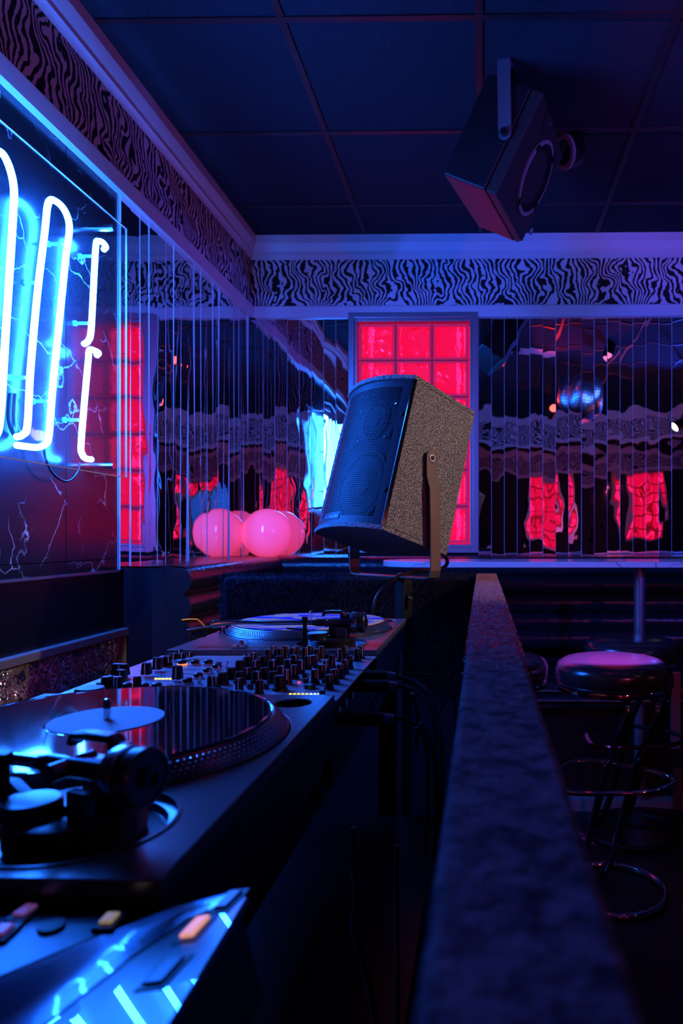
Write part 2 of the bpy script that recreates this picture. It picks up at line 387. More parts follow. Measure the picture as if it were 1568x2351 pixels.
# ---------------------------------------------------------------- the room
XL, YB, XR, YR = -1.27, 3.80, 4.3, -5.6
HC = 2.84
o = struct(MB().box(XL-.3, XR+.2, YR-.2, YB+.4, -.1, 0).build('floor', 'floor'))
o = struct(MB().box(XL-.3, XR+.2, YR-.2, YB+.4, HC, HC+.1).build('ceiling', 'felt'))
tb = MB()
for k in range(-10, 3): y = 2.815+.62*k; tb.box(XL, XR, y-.012, y+.012, HC-.006, HC+.002)
for k in range(-2, 8): x = -.012+.625*k; tb.box(x-.012, x+.012, YR, YB, HC-.0055, HC+.002)
tb.build('ceiling_grid', 'tbar', parent=o)
WL = struct(MB().box(XL-.25, XL-.012, YR-.2, YB+.4, 0, HC).build('wall_left', 'wall'))
struct(MB().box(XR, XR+.2, YR-.2, YB+.4, 0, HC).build('wall_right', 'wood'))
WR = struct(MB().box(XL-.2, XR, YR-.2, YR-.1, 0, HC).build('wall_rear', 'wall'))
# back wall around the glass block opening
wx0, wx1, wz0, wz1 = -.705, -.049, CZ-.075, CZ+1.188
wb = MB()
wb.box(XL-.012, wx0, YB+.012, YB+.3, 0, HC); wb.box(wx1, XR, YB+.012, YB+.3, 0, HC)
wb.box(wx0, wx1, YB+.012, YB+.3, 0, wz0); wb.box(wx0, wx1, YB+.012, YB+.3, wz1, HC); wb.box(wx0, wx1, YB+.16, YB+.3, wz0, wz1)
WB = struct(wb.build('wall_back', 'wall'))
HT = CZ+1.205       # under side of the lower white band, top of the mirrors
HB = CZ-.115        # bottom of mirrors / marble

def mirror_run(a0, a1, z0, z1, axis, pos, w=.0695, face=1):
    hh = .0009 if axis == 'y' else .001; g = MB(); e = MB(); n = max(1, round((a1-a0)/w)); w = (a1-a0)/n
    def pt(a, d, z): return (a, pos-face*d, z) if axis == 'x' else (pos+face*d, a, z)
    for i in range(n):
        s0, s1 = a0+i*w+.0011, a0+(i+1)*w-.0011
        th = random.gauss(0, .0052); tz = random.gauss(0, .0042); c = .5*(s0+s1); zc = .5*(z0+z1); ww = (s1-s0)/2
        d = lambda a, z: .006+th*(a-c)+tz*(z-zc)
        g.add([pt(s0, d(s0, z0)+.0, z0), pt(s1, d(s1, z0), z0), pt(s1, d(s1, z1), z1), pt(s0, d(s0, z1), z1)], [(0, 1, 2, 3)])
        a = a0+i*w
        e.add([pt(a+q, d_ and d(s0, z)+hh, z) for q, d_ in ((-.0008, 0), (-.0008, 1), (.0008, 1), (.0008, 0)) for z in (z0, z1)], [(0, 1, 3, 2), (2, 3, 5, 4), (4, 5, 7, 6)])
    return g, e
def mirrors(runs, parent):
    G, E_ = MB(), MB()
    for r in runs:
        g, e = mirror_run(*r); G.add(g.v, g.f); E_.add(e.v, e.f)
    a = G.build('mirror_strips', 'mirror', parent=parent); E_.build('mirror_edge', 'mirror_edge', parent=parent)
    return a
mirrors([(2.412, YB, HB, HT, 'y', XL)], WL)
mirrors([(XL, -.735, HB, HT, 'x', YB), (-.022, XR, HB, HT, 'x', YB)], WB)
# zebra wallpaper bands
def band(parent, pts): MB().add(pts, [(0, 1, 2, 3)]).build('zebra_wallpaper', 'zebra', parent=parent)
z0b, z1b = CZ+1.245, CZ+1.53
band(WB, [(XL, YB+.002, z0b), (XR, YB+.002, z0b), (XR, YB+.002, z1b), (XL, YB+.002, z1b)])
band(WL, [(XL-.002, YR, z0b), (XL-.002, YB, z0b), (XL-.002, YB, z1b), (XL-.002, YR, z1b)])
band(WR, [(XL, YR, z0b), (XR, YR, z0b), (XR, YR, z1b), (XL, YR, z1b)])
# white mouldings: (p out, z) profiles
crown = [(0, CZ+1.514), (.004, CZ+1.514), (.022, CZ+1.534), (.022, CZ+1.552), (.040, CZ+1.592), (.040, HC-.004), (0, HC-.004)]
lower = [(0, CZ+1.192), (.026, CZ+1.192), (.026, CZ+1.250), (.022, CZ+1.256), (0, CZ+1.256)]
def moulding(name, prof, side, a0, a1):
    m = MB(); n = len(prof); vs = []
    for a in (a0, a1):
        for p, z in prof:
            vs.append((XL+p, a, z) if side == 'left' else (a, YB-p, z) if side == 'back' else (a, YR+p, z))
    m.add(vs, [tuple(range(n)), tuple(range(2*n-1, n-1, -1))]+[(i, (i+1) % n, n+(i+1) % n, n+i) for i in range(n)])
    return struct(m.build(name, 'white_paint'))
moulding('trim_1', crown, 'left', YR, YB-.001); moulding('trim_2', crown, 'back', XL, XR)
moulding('trim_3', lower, 'left', YR, YB-.002); moulding('trim_4', lower, 'back', XL, XR)
moulding('trim_5', crown, 'rear', XL, XR); moulding('trim_6', lower, 'rear', XL, XR)
# dark marble on the left wall, in slabs
mm = MB(); sy = [2.404, 2.104, 1.504, .904, .304, -.3, -.9, -1.4]
for a, b in zip(sy[1:], sy): 
    mm.box(XL-.012, XL, a+.0012, b-.0012, CZ-.075, HT); mm.box(XL-.012, XL, a+.0012, b-.0012, HB, CZ-.0775)
mm.build('marble_tiles', 'marble_dark', parent=WL, bevel=.0006, seg=1)
MB().box(XL-.010, XL+.0015, 2.404, 2.407, HB, HT).build('marble_edge_strip', 'mirror_edge', parent=WL)
MB().box(XL-.012, XL+.004, -1.4, 2.412, HB-.008, HB).build('marble_bottom_strip', 'alu', parent=WL)
MB().box(XL-.012, XL-.002, -1.4, 2.46, .86, HB-.008).build('black_panel', 'black_panel', parent=WL)
MB().box(XL-.012, XL-.004, -1.4, 2.44, 0, .856).build('sequin_panel', 'sequin', parent=WL)
t = struct(MB().box(XL-.01, XL+.02, -1.4, 2.452, CZ-.348, CZ-.322).build('trim_7', 'grey_wood', bevel=.003))
struct(MB().box(XL-.01, XL+.012, 2.418, 2.446, .05, CZ-.348).build('trim_8', 'grey_wood', bevel=.003))
# soffit further back in the room, behind the lens
so = MB().box(XL, XR, -1.9, -1.56, CZ+1.235, HC)
SOF = struct(so.build('trim_9', 'wall'))
MB().add([(XL, -1.555, z0b), (XR, -1.555, z0b), (XR, -1.555, z1b), (XL, -1.555, z1b)], [(0, 1, 2, 3)]).build('zebra_wallpaper', 'zebra', parent=SOF)
s2 = MB().box(XL, XR, -1.58, -1.52, CZ+1.20, CZ+1.25); s2.box(XL, XR, -1.58, -1.53, CZ+1.53, HC-.004)
s2.build('white_band', 'white_paint', parent=SOF)

# ---------------------------------------------------------------- glass block windows
def block_mesh(mb, cx, cz, y, s=.083):
    pts = [-1, -.9, -.5, 0, .5, .9, 1]; n = 7; vs = []; fs = []
    for side in (0, 1):
        for i in range(n):
            for j in range(n):
                e = max(abs(pts[i]), abs(pts[j])); dd = .022 if e > .99 else .031 if e > .8 else .036
                vs.append((cx+pts[i]*s, y+(dd if side else -dd), cz+pts[j]*s))
    for sd in (0, n*n):
        for i in range(n-1):
            for j in range(n-1): a = sd+i*n+j; fs.append((a, a+n, a+n+1, a+1))
    rim = [i*n for i in range(n)]+[(n-1)*n+j for j in range(1, n)]+[i*n+n-1 for i in range(n-2, -1, -1)]+[j for j in range(n-2, 0, -1)]
    for a, b in zip(rim, rim[1:]+rim[:1]): fs.append((a, b, b+n*n, a+n*n))
    mb.add(vs, fs)
def glass_window(name, cx, zc0, ncol, nrow, y, f):      # f=-1 faces -y (back wall), +1 faces +y
    w = ncol*.2; h = nrow*.2
    fr = MB(); x0, x1, z0, z1 = cx-w/2, cx+w/2, zc0, zc0+h
    def ring(i0, i1, ya, yb):
        a, b = sorted((ya, yb))
        fr.box(x0-i1, x0-i0, a, b, z0-i1, z1+i1); fr.box(x1+i0, x1+i1, a, b, z0-i1, z1+i1)
        fr.box(x0-i0, x1+i0, a, b, z1+i0, z1+i1); fr.box(x0-i0, x1+i0, a, b, z0-i1, z0-i0)
    ring(.008, .024, y+f*.012, y-f*.1); ring(.024, .053, y+f*.028, y-f*.01)
    W = fr.build(name, 'alu', bevel=.002); struct(W)
    bk = MB()
    for i in range(ncol):
        for j in range(nrow): block_mesh(bk, x0+.1+.2*i, z0+.1+.2*j, y-f*.03)
    bk.build('glass_blocks', 'block', parent=W)
    jt = MB(); yj = y-f*.03
    for i in range(ncol+1): jt.box(max(x0, x0+.2*i-.0165), min(x1, x0+.2*i+.0165), yj-.018, yj+.018, z0, z1)
    for j in range(nrow+1): jt.box(x0, x1, yj-.0175, yj+.0175, max(z0, z0+.2*j-.0165), min(z1, z0+.2*j+.0165))
    J = jt.build('glass_rims', 'joint', parent=W)
    gr_ = MB()
    for i in range(1, ncol): gr_.box(x0+.2*i-.0035, x0+.2*i+.0035, yj-.0195, yj+.0195, z0, z1)
    for j in range(1, nrow): gr_.box(x0, x1, yj-.019, yj+.019, z0+.2*j-.0035, z0+.2*j+.0035)
    gr_.build('grout', 'grout', parent=W)
    tb_ = MB()
    for k in range(ncol+1):
        xx = x0+.06+(w-.12)*k/ncol; tb_.cyl((xx, y-f*.085, z0+.02), (xx, y-f*.085, z1-.02), .010, n=10)
    tb_.build('red_lamp_tubes', 'tube_red', parent=W)
    a, b = sorted((y-f*.098, y-f*.10))
    MB().box(x0-.008, x1+.008, a, b, z0-.008, z1+.008).build('backlight', 'backlight', parent=W)
    return W
Z['joint'] = mat('red_glass_rim', (.5, .05, .08), .5, emis=(1, .002, .012), es=.30)  # glow put into the rims in place of light coming through
Z['grout'] = mat('grout', (.08, .01, .02), .6, emis=(1, .0, .01), es=.10)  # faint red glow put in; grout itself gives off no light
Z['tube_red'] = mat('red_lamp_tube', (0, 0, 0), emis=(1, .012, .13), es=3.0)
glass_window('window_1', -.3775, CZ-.035, 3, 6, YB, -1)
glass_window('window_2', 1.22, CZ-.05, 3, 6, YR, 1)
glass_window('window_3', 2.95, CZ-.05, 3, 6, YR, 1)

# ---------------------------------------------------------------- neon sign
XN = XL+.053
NS = thing('neon_sign', (XL, 1.95, CZ+.6), 'glowing blue neon letters behind a clear acrylic cover on the marble wall', 'sign')
def nz(pts): return [atX(u, v, XN) for u, v in pts]
tubes = [
 nz([(38, 1003), (52, 998), (63, 975), (70, 850), (86, 672), (103, 530), (108, 480), (114, 461), (124, 460), (142, 474), (155, 498), (159, 530), (150, 600), (136, 740), (121, 888), (112, 1000), (103, 1020), (86, 1027), (60, 1025), (38, 1022)]),
 nz([(238, 573), (243, 567), (236, 557), (226, 554), (220, 566), (214, 673), (209, 760), (203, 782), (193, 790)]),
 nz([(222, 816), (226, 810), (214, 804), (205, 805), (202, 834), (194, 920), (186, 1022), (189, 1043), (196, 1052), (210, 1055)]),
]
def oval(y0, hx=0):
    f = lambda y, h: Vector((XN, y0+y+.09*(h-.25), CZ+h))
    return [f(.10, .22), f(.155, .24), f(.17, .30), f(.17, .50), f(.17, .80), f(.165, .90), f(.13, .955), f(.09, .955), f(.05, .92), f(.04, .85), f(.04, .5), f(.04, .30), f(.05, .22)]
tubes += [[p+Vector((0, 0, .01)) for p in oval(1.565)], oval(1.30)]
for tpts in tubes:
    MB().tube(tpts, .0088, 12).build('neon_tube', 'neon', parent=NS, world=True, smooth=60)
sup = [((66, 651), (98, 649)), ((113, 562), (146, 560)), ((182, 589), (216, 588)), ((168, 744), (205, 742)), ((28, 866), (62, 867)), ((78, 920), (112, 921)), ((145, 965), (182, 964))]
for a, b in sup:
    p = atX(b[0]+4, b[1], XN); q = Vector((XL, p.y, p.z))
    MB().cyl(q, q+Vector((.006, 0, 0)), .009, n=12).cyl(q, p-Vector((.009, 0, 0)), .005, n=10).build('tube_support', 'glass_clip', parent=NS, world=True, smooth=40)
XA = XL+.092; y1 = atX(290, 527, XA).y
MB().box(XA-.0025, XA+.0025, .55, y1, CZ+.195, CZ+1.018).build('acrylic_cover', 'clear', parent=NS, world=True)
ed = MB(); ed.box(XA-.0026, XA+.0026, y1-.001, y1+.0015, CZ+.195, CZ+1.018); ed.box(XA-.0026, XA+.0026, .55, y1, CZ+1.016, CZ+1.019); ed.box(XA-.0026, XA+.0026, .55, y1, CZ+.193, CZ+.196)
ed.build('cover_edge', 'clear_edge', parent=NS, world=True)
for (u, v) in ((262, 524), (262, 1069)):
    p = atX(u-3, v, XA+.004)
    MB().cyl((XL, p.y, p.z), (XA+.008, p.y, p.z), .0105, n=24).build('standoff_peg', 'steel', parent=NS, world=True, smooth=40)
for z in (CZ+.93, CZ+.24):
    MB().cyl((XL, .7, z), (XA+.008, .7, z), .0105, n=24).build('standoff_peg', 'steel', parent=NS, world=True, smooth=40)
cb = [atX(u, v, XL+.03) for u, v in ((100, 1018), (104, 1050), (120, 1085), (145, 1104), (165, 1100), (180, 1080), (182, 1062))]
MB().tube(cb, .0035, 8).build('cable', 'rubber', parent=NS, world=True, smooth=60)
cb = [atX(u, v, XL+.02) for u, v in ((30, 905), (27, 960), (35, 990), (45, 1000))]
MB().tube(cb, .012, 12).build('electrode_cap', 'rubber', parent=NS, world=True, smooth=60)

# ---------------------------------------------------------------- monitor loudspeaker on its strap
def frame_m(x, y, z, o):
    return Matrix(((x[0], y[0], z[0], o[0]), (x[1], y[1], z[1], o[1]), (x[2], y[2], z[2], o[2]), (0, 0, 0, 1)))
ax = Vector((.737, -.675, .029)).normalized(); az = Vector((.178, .236, .955)); az = (az-ax*az.dot(ax)).normalized(); ay = az.cross(ax)
SPO = Vector((-.301, 1.757, .203+CZ))
SM = frame_m(ax, ay, az, SPO)
sp = thing('loudspeaker', M=SM, label='textured black loudspeaker with curved perforated grille tilted on a strap above the booth', cat='speaker')
W_, H_, D_ = .279, .40, .219
bow = .040
def front_y(x): return -bow*(1-(2*x/W_)**2)
xs = [-W_/2+W_*i/20 for i in range(21)]
outl = [(x, front_y(x)) for x in xs]+[(W_/2, D_), (-W_/2, D_)]
cb = MB()
cb.prism(outl, H_/2-.012, H_/2); cb.prism(outl, -H_/2, -H_/2+.012)
inl = [(-W_/2, 0), (-W_/2+.012, .0), (-W_/2+.012, D_-.012), (W_/2-.012, D_-.012), (W_/2-.012, 0), (W_/2, 0), (W_/2, D_), (-W_/2, D_)]
cb.prism([(-W_/2, .006), (-W_/2+.012, .006), (-W_/2+.012, D_), (-W_/2, D_)], -H_/2+.012, H_/2-.012)
cb.prism([(W_/2-.012, .006), (W_/2, .006), (W_/2, D_), (W_/2-.012, D_)], -H_/2+.012, H_/2-.012)
cb.prism([(-W_/2+.012, D_-.012), (W_/2-.012, D_-.012), (W_/2-.012, D_), (-W_/2+.012, D_)], -H_/2+.012, H_/2-.012)
cb.build('cabinet', 'speckle', parent=sp, bevel=.002, seg=2)
MB().box(-W_/2+.012, W_/2-.012, .018, .024, -H_/2+.012, H_/2-.012).build('baffle', 'cone', parent=sp)
MB().box(W_/2-.0045, W_/2-.0015, -.004, .007, -H_/2+.013, H_/2-.013).build('edge_trim', 'black_gloss', parent=sp)
def cone(name, x, z, r, deep=.03):
    Mx = Matrix.Translation((x, .018, z)) @ Matrix.Rotation(PI/2, 4, 'X')
    MB().lathe([(r*1.12, 0), (r*1.10, .006), (r, .006), (r*.96, .002), (r*.86, .006), (r*.3, -deep*.3), (r*.26, .002), (0, .006)], 40, Mx).build(name, 'cone2', parent=sp, smooth=50)
Z['cone2'] = mat('cone_surface', (.004, .004, .005), .6, spec=.15)
cone('woofer', 0, -.075, .088); cone('tweeter', -.005, .105, .048, .02); cone('port', .092, .055, .022); cone('port', -.092, .055, .022)
for i, (x, z) in enumerate(((0, .17), (.07, .14), (-.07, .14), (.055, .05), (-.055, .05), (.1, -.01), (-.1, -.01), (.1, -.15), (-.1, -.15))):
    MB().cyl((x, .018, z), (x, .008, z), .004, n=8).build('screw', 'chrome', parent=sp)
# perforated curved grille, real holes
gr = MB(); P = .0062; R0 = .0026
gw, gz0, gz1 = W_-.016, -H_/2+.013, H_/2-.013
hx0, hx1, hz0, hz1 = -gw/2+.013, gw/2-.022, gz0+.018, gz1-.016
rows = int((hz1-hz0)/(P*.866)); cols = int((hx1-hx0)/P)
def gp(x, z): return (x, front_y(x)+.006, z)
badge = (-.068, .006, gz0+.006, gz0+.030)
for r in range(rows):
    for c in range(cols):
        cx = hx0+P*(c+.5*(r % 2))+P/2; cz = hz0+P*.866*(r+.5)
        hexo = [(cx+P/math.sqrt(3)*math.cos(PI/6+PI/3*k), cz+P/math.sqrt(3)*math.sin(PI/6+PI/3*k)) for k in range(6)]
        if badge[0]-.003 < cx < badge[1]+.003 and cz < badge[3]:
            gr.add([gp(*p) for p in hexo], [tuple(range(6))]); continue
        hexi = [(cx+R0*math.cos(PI/6+PI/3*k), cz+R0*math.sin(PI/6+PI/3*k)) for k in range(6)]
        gr.add([gp(*p) for p in hexo+hexi], [(k, (k+1) % 6, 6+(k+1) % 6, 6+k) for k in range(6)])
for a, b, n in ((-gw/2, hx0+P*.35, 3), (hx1-P*.1, gw/2, 4)):
    for i in range(n):
        xa, xb = a+(b-a)*i/n, a+(b-a)*(i+1)/n; gr.add([gp(xa, gz0), gp(xb, gz0), gp(xb, gz1), gp(xa, gz1)], [(0, 1, 2, 3)])
for za, zb in ((gz0, hz0+P*.1), (hz0+P*.866*rows-P*.1, gz1)):
    for i in range(20):
        xa, xb = hx0+(hx1-hx0)*i/20, hx0+(hx1-hx0)*(i+1)/20; gr.add([gp(xa, za), gp(xb, za), gp(xb, zb), gp(xa, zb)], [(0, 1, 2, 3)])
me_g = gr.build('grille', 'grille', parent=sp)
for x, z in ((gw/2-.012, .095), (gw/2-.012, -.100)):
    y = front_y(x)+.0055; MB().cyl((x, y+.002, z), (x, y-.0006, z), .0062, n=20).build('grille_fixing', 'cone', parent=sp)
bx = MB(); n = 16
bp = []
for i in range(n+1): bp.append(badge[0]+(badge[1]-badge[0])*i/n)
for a, b in zip(bp, bp[1:]): bx.add([(a, front_y(a)+.0045, badge[2]+.004), (b, front_y(b)+.0045, badge[2]+.004), (b, front_y(b)+.0045, badge[3]-.006), (a, front_y(a)+.0045, badge[3]-.006)], [(0, 1, 2, 3)])
bd = bx.build('badge', 'grille', parent=sp)
cu = bpy.data.curves.new('t', 'FONT'); cu.body = 'FUNKTION-ONE'; cu.size = .0086; cu.extrude = .0002; cu.align_x = 'CENTER'; cu.shear = .2; cu.space_character = 1.12
tob = bpy.data.objects.new('t', cu); COL.objects.link(tob)
dg = bpy.context.evaluated_depsgraph_get(); me = bpy.data.meshes.new_from_object(tob.evaluated_get(dg)); bpy.data.objects.remove(tob)
for v in me.vertices:
    x = v.co.x-.031; z = v.co.y+gz0+.0135; d = v.co.z
    v.co = (x, front_y(x)+.0038-d, z)
me.materials.clear(); me.materials.append(Z['badge'])
lt = bpy.data.objects.new('badge_lettering', me); COL.objects.link(lt); lt.parent = bd
# strap
pv = Vector((0, .098, 0))
pr = SM @ (pv+Vector((W_/2+.010, 0, 0))); pl = SM @ (pv-Vector((W_/2+.010, 0, 0)))
axh = Vector((ax.x, ax.y, 0)).normalized(); wdir = Vector((-axh.y, axh.x, 0)); FZ = CZ-.104
def armp(p, s):
    return [p+Vector((0, 0, .018)), p, p-Vector((0, 0, .03)), p+axh*s*.011-Vector((0, 0, .060)), p+axh*s*.013-Vector((0, 0, .14))]
a = armp(pr, 1)+[Vector(((pr+axh*.014).x, (pr+axh*.014).y, FZ+.02)), Vector(((pr+axh*.008).x, (pr+axh*.008).y, FZ+.004)), Vector((pr.x-axh.x*.01, pr.y-axh.y*.01, FZ))]
b = armp(pl, -1)+[Vector(((pl-axh*.014).x, (pl-axh*.014).y, FZ+.02)), Vector(((pl-axh*.008).x, (pl-axh*.008).y, FZ+.004)), Vector((pl.x+axh.x*.01, pl.y+axh.y*.01, FZ))]
st = MB(); st.ribbon(a+b[::-1], wdir, .034, .004)
for p, s in ((pr, 1), (pl, -1)):
    q = [p+Vector((0, 0, .018))]
    st.cyl(p+Vector((0, 0, .018))-axh*.002, p+Vector((0, 0, .018))+axh*.002, .017, n=28)
st.build('strap_bracket', 'bronze', parent=sp, world=True, bevel=.0008)
for p, s in ((pr, 1), (pl, -1)):
    c0 = p+Vector((0, 0, .016)); wsh = MB().cyl(c0, c0+axh*s*.004, .0092, n=24).build('washer', 'white', parent=sp, world=True)
    MB().cyl(c0-axh*s*.012, c0+axh*s*.006, .0062, n=6).build('bolt', 'black', parent=wsh, world=True)
mid = (a[-1]+b[-1])/2
# rear post of the booth that carries the strap
post = thing('mounting_post', (mid.x+.03, mid.y, 0), 'black square clamp post under the tilted loudspeaker with a brass wing nut', 'post')
PM = Matrix.Translation((mid.x+.03, mid.y, 0)) @ rotz(math.atan2(axh.y, axh.x))
MB().box(-.016, .016, -.018, .018, 0, FZ-.002, M=PM).build('post', 'black', parent=post, world=True, bevel=.003)
MB().cyl(PM @ Vector((-.01, 0, FZ-.004)), PM @ Vector((-.01, 0, FZ+.008)), .010, n=6).build('top_bolt', 'alu', parent=post, world=True)
wn = MB().cyl(PM @ Vector((.015, 0, FZ-.055)), PM @ Vector((.032, 0, FZ-.055)), .005, n=12)
for s in (-1, 1): wn.ribbon([PM @ Vector((.027, 0, FZ-.055)), PM @ Vector((.031, 0, FZ-.055+s*.012)), PM @ Vector((.033, 0, FZ-.055+s*.020))], (0, 1, 0), .009, .003)
wn.build('wing_nut', 'brass', parent=post, world=True)
cbl = MB().tube([SM @ Vector((.10, D_, -H_/2+.02)), SM @ Vector((.11, D_+.03, -H_/2+.0)), atY(1022, 1300, 1.86), atY(1000, 1308, 1.82), atY(950, 1312, 1.80), atY(905, 1330, 1.78), atY(870, 1362, 1.76), atY(857, 1400, 1.75), atY(855, 1450, 1.75)], .005, 10).build('speaker_cable', 'rubber', smooth=60)
tag(cbl, 'black cable looping from the tilted loudspeaker down over the booth edge', 'cable')

# ---------------------------------------------------------------- ceiling loudspeaker
cx_ = Vector((.267, .963, .015)).normalized(); cz_ = Vector((.441, -.136, .887)); cz_ = (cz_-cx_*cz_.dot(cx_)).normalized(); cy_ = cz_.cross(cx_)
CO = Vector((.188, 2.611, 1.350+CZ)); CM = frame_m(cx_, cy_, cz_, CO)
cs = thing('ceiling_loudspeaker', M=CM, label='dark wedge loudspeaker hanging from the ceiling on a flat steel strap', cat='speaker')
w2, h2, d2 = .458, .364, .219
pr_ = [(-w2/2, 0), (w2/2-.04, 0), (w2/2, .03), (w2/2, d2), (-w2/2, d2)]
MB().prism([(-w2/2, .047), (w2/2, .047), (w2/2, d2), (-w2/2, d2)], -h2/2, h2/2).build('cabinet', 'dark_paint', parent=cs, bevel=.006)
MB().prism([(-w2/2, 0), (w2/2-.04, 0), (w2/2, .03), (w2/2, .044), (-w2/2, .044)], -h2/2, h2/2).build('front_baffle', 'baffle_grain', parent=cs, bevel=.008, seg=3)
Pf = CM @ Vector((0, 0, 0)); nf = -cy_
wc = CM.inverted() @ hit(1228, 410, Pf, nf)
Mw = Matrix.Translation((wc.x, 0, wc.z)) @ Matrix.Rotation(PI/2, 4, 'X')
rr = .134
MB().lathe([(rr, -.002), (rr, .007), (rr*.90, .009), (rr*.885, .004)], 48, Mw).build('woofer_ring', 'ringmetal', parent=cs, smooth=40)
wf = MB().lathe([(rr*.89, .004), (rr*.86, .010), (rr*.76, .004), (rr*.3, -.03), (0, -.02)], 48, Mw).build('woofer_cone', 'cone', parent=cs, smooth=50)
for k in range(4):
    t = PI/4+k*PI/2; MB().box(-.010, .010, -.012, .012, .006, .014, M=Mw @ rotz(t+.3) @ Matrix.Translation((rr*.94, 0, 0))).build('clamp', 'black', parent=cs, bevel=.002)
tc = CM.inverted() @ hit(1258, 275, Pf, nf)
MB().lathe([(.045, .001), (.036, .003), (.01, -.03), (0, -.03)], 32, Matrix.Translation((tc.x, 0, tc.z)) @ Matrix.Rotation(PI/2, 4, 'X')).build('tweeter', 'black', parent=cs, smooth=50)
q = CM.inverted() @ hit(1218, 530, Pf, nf)
MB().box(q.x-.016, q.x+.016, -.004, .002, q.z-.010, q.z+.010).build('badge', 'chrome', parent=cs)
ps = CM @ Vector((-w2/2-.012, 0, 0)); pvw = hit(1159, 306, ps, cx_)
topw = Vector((pvw.x-.004, pvw.y, HC-.002))
wd2 = Vector((-cx_.y, cx_.x, 0)).normalized()
st = MB().ribbon([topw+cx_*.05, topw+Vector((0, 0, 0)), topw-Vector((0, 0, .006)), pvw-Vector((0, 0, .001))], wd2, .046, .004)
st.cyl(pvw-cx_*.002, pvw+cx_*.002, .023, n=28)
pv2 = pvw+cx_*(w2+.024)
st.build('strap_bracket', 'alu', parent=cs, world=True); st = MB()
st.ribbon([topw+cx_*.05, Vector((pv2.x, pv2.y, HC-.002)), Vector((pv2.x, pv2.y, HC-.008)), pv2], wd2, .046, .004); st.cyl(pv2-cx_*.002, pv2+cx_*.002, .023, n=28)
st.build('rear_strap', 'black', parent=cs, world=True)  # black instead of metal, standing in for shade behind the cabinet
MB().cyl(pvw-cx_*.018, pvw+cx_*.008, .015, n=6).build('knob', 'black', parent=cs, world=True, bevel=.002)
# little ring spotlight beyond it
rl = atY(1297, 349, 2.88)
lp = thing('ring_spotlight', rl, 'small round red-lit ring spotlight on the ceiling beside the hanging loudspeaker', 'spotlight')
Mr = Matrix.Rotation(math.radians(-62), 4, 'Z') @ Matrix.Rotation(PI/2+.35, 4, 'X')
MB().lathe([(.056, -.02), (.068, 0), (.068, .012), (.052, .014), (.048, .006)], 36, Mr).build('rim', 'ringmetal', parent=lp, smooth=40)
MB().lathe([(.048, .006), (.03, .003), (0, .002)], 36, Mr).build('lens', 'black_gloss', parent=lp, smooth=40)
MB().lathe([(.066, 0), (.06, -.06), (.03, -.09), (0, -.09)], 36, Mr).build('housing', 'black', parent=lp, smooth=40)
MB().cyl((0, .02, .02), (0, .02, HC-rl.z), .007, n=10).build('stem', 'black', parent=lp)

# ---------------------------------------------------------------- booth partition, carpeted
BT = CZ-.1075
bp_ = thing('booth_partition', (0, 2.0, 0), 'carpeted low wall of the booth with a long rail running towards the lens', 'booth wall')
xr0, xr1 = -.0155, .0375
MB().box(-.755, xr1, 2.0, 2.055, .0, BT-.004).build('rear_panel', 'longpile', parent=bp_, world=True, bevel=.02, seg=4)
MB().box(xr0, xr1, -.35, 2.0, .0, BT-.001).build('side_rail', 'carpet', parent=bp_, world=True, bevel=.004, seg=2)
def pile(name, n, gen, ln, wd, mt, lean=.5):
    g = MB()
    for _ in range(n):
        p, nn = gen(); p = Vector(p); nn = Vector(nn)
        d = (nn+Vector((random.gauss(0, lean), random.gauss(0, lean), random.gauss(0, lean)-.15))).normalized()
        sd = d.cross(Vector((random.random()-.5, random.random()-.5, random.random()-.5))).normalized()*wd
        l = ln*random.uniform(.5, 1.2); tip = p+d*l
        g.add([p-sd, p+sd, tip+sd*.15-Vector((0, 0, l*.15))], [(0, 1, 2)])
    return g.build(name, mt, parent=bp_, world=True)
def g1():
    r = random.random()
    if r < .80: return (random.uniform(-.755, xr0), 1.999, BT-.006-abs(random.random())**1.0*.34), (0, -1, 0)
    if r < .93: return (random.uniform(-.755, xr1), random.uniform(2.0, 2.055), BT-.005), (0, -.15, 1)
    return (-.756, random.uniform(2.0, 2.055), BT-.006-random.random()*.34), (-1, -.2, 0)
tag(pile('long_pile', 26000, g1, .013, .0011, 'longpile'), kind='stuff')
def g2():
    y = .55+1.48*(random.random()**.6)  # pale pile gathered at the far end, brightening it as if lit
    r = random.random()
    if r < .62: return (random.uniform(xr0+.001, xr1-.001), y, BT-.001), (0, 0, 1)
    if r < .8: return (xr0, y, BT-.001-random.random()**2*.05), (-1, 0, .4)
    return (xr1, y, BT-.001-random.random()**2*.05), (1, 0, .4)
tag(pile('short_pile', 26000, g2, .0032, .0007, 'pile', .7), kind='stuff')

# ---------------------------------------------------------------- desk with shelf
DT = CZ-.305
dk = thing('dj_desk', (-.36, 1.0, 0), 'black desk carrying the turntables and the mixer inside the booth', 'desk')
MB().box(-.60, -.20, .385, 1.66, DT-.03, DT).build('desk_top', 'black', parent=dk, world=True, bevel=.003)
MB().box(-.60, -.10, .55, 1.60, DT-.36, DT-.335).build('shelf', 'black_panel', parent=dk, world=True, bevel=.003)
for x in (-.58, -.22):
    for y in (.42, 1.62): MB().box(x-.02, x+.02, y-.02, y+.02, 0, DT-.03).build('leg', 'black', parent=dk, world=True, bevel=.003)
fb = MB().box(-.36, -.12, .42, .72, 0, .36).build('equipment_box', 'black_panel', bevel=.006)
tag(fb, 'plain dark box standing on the floor under the booth desk', 'box')

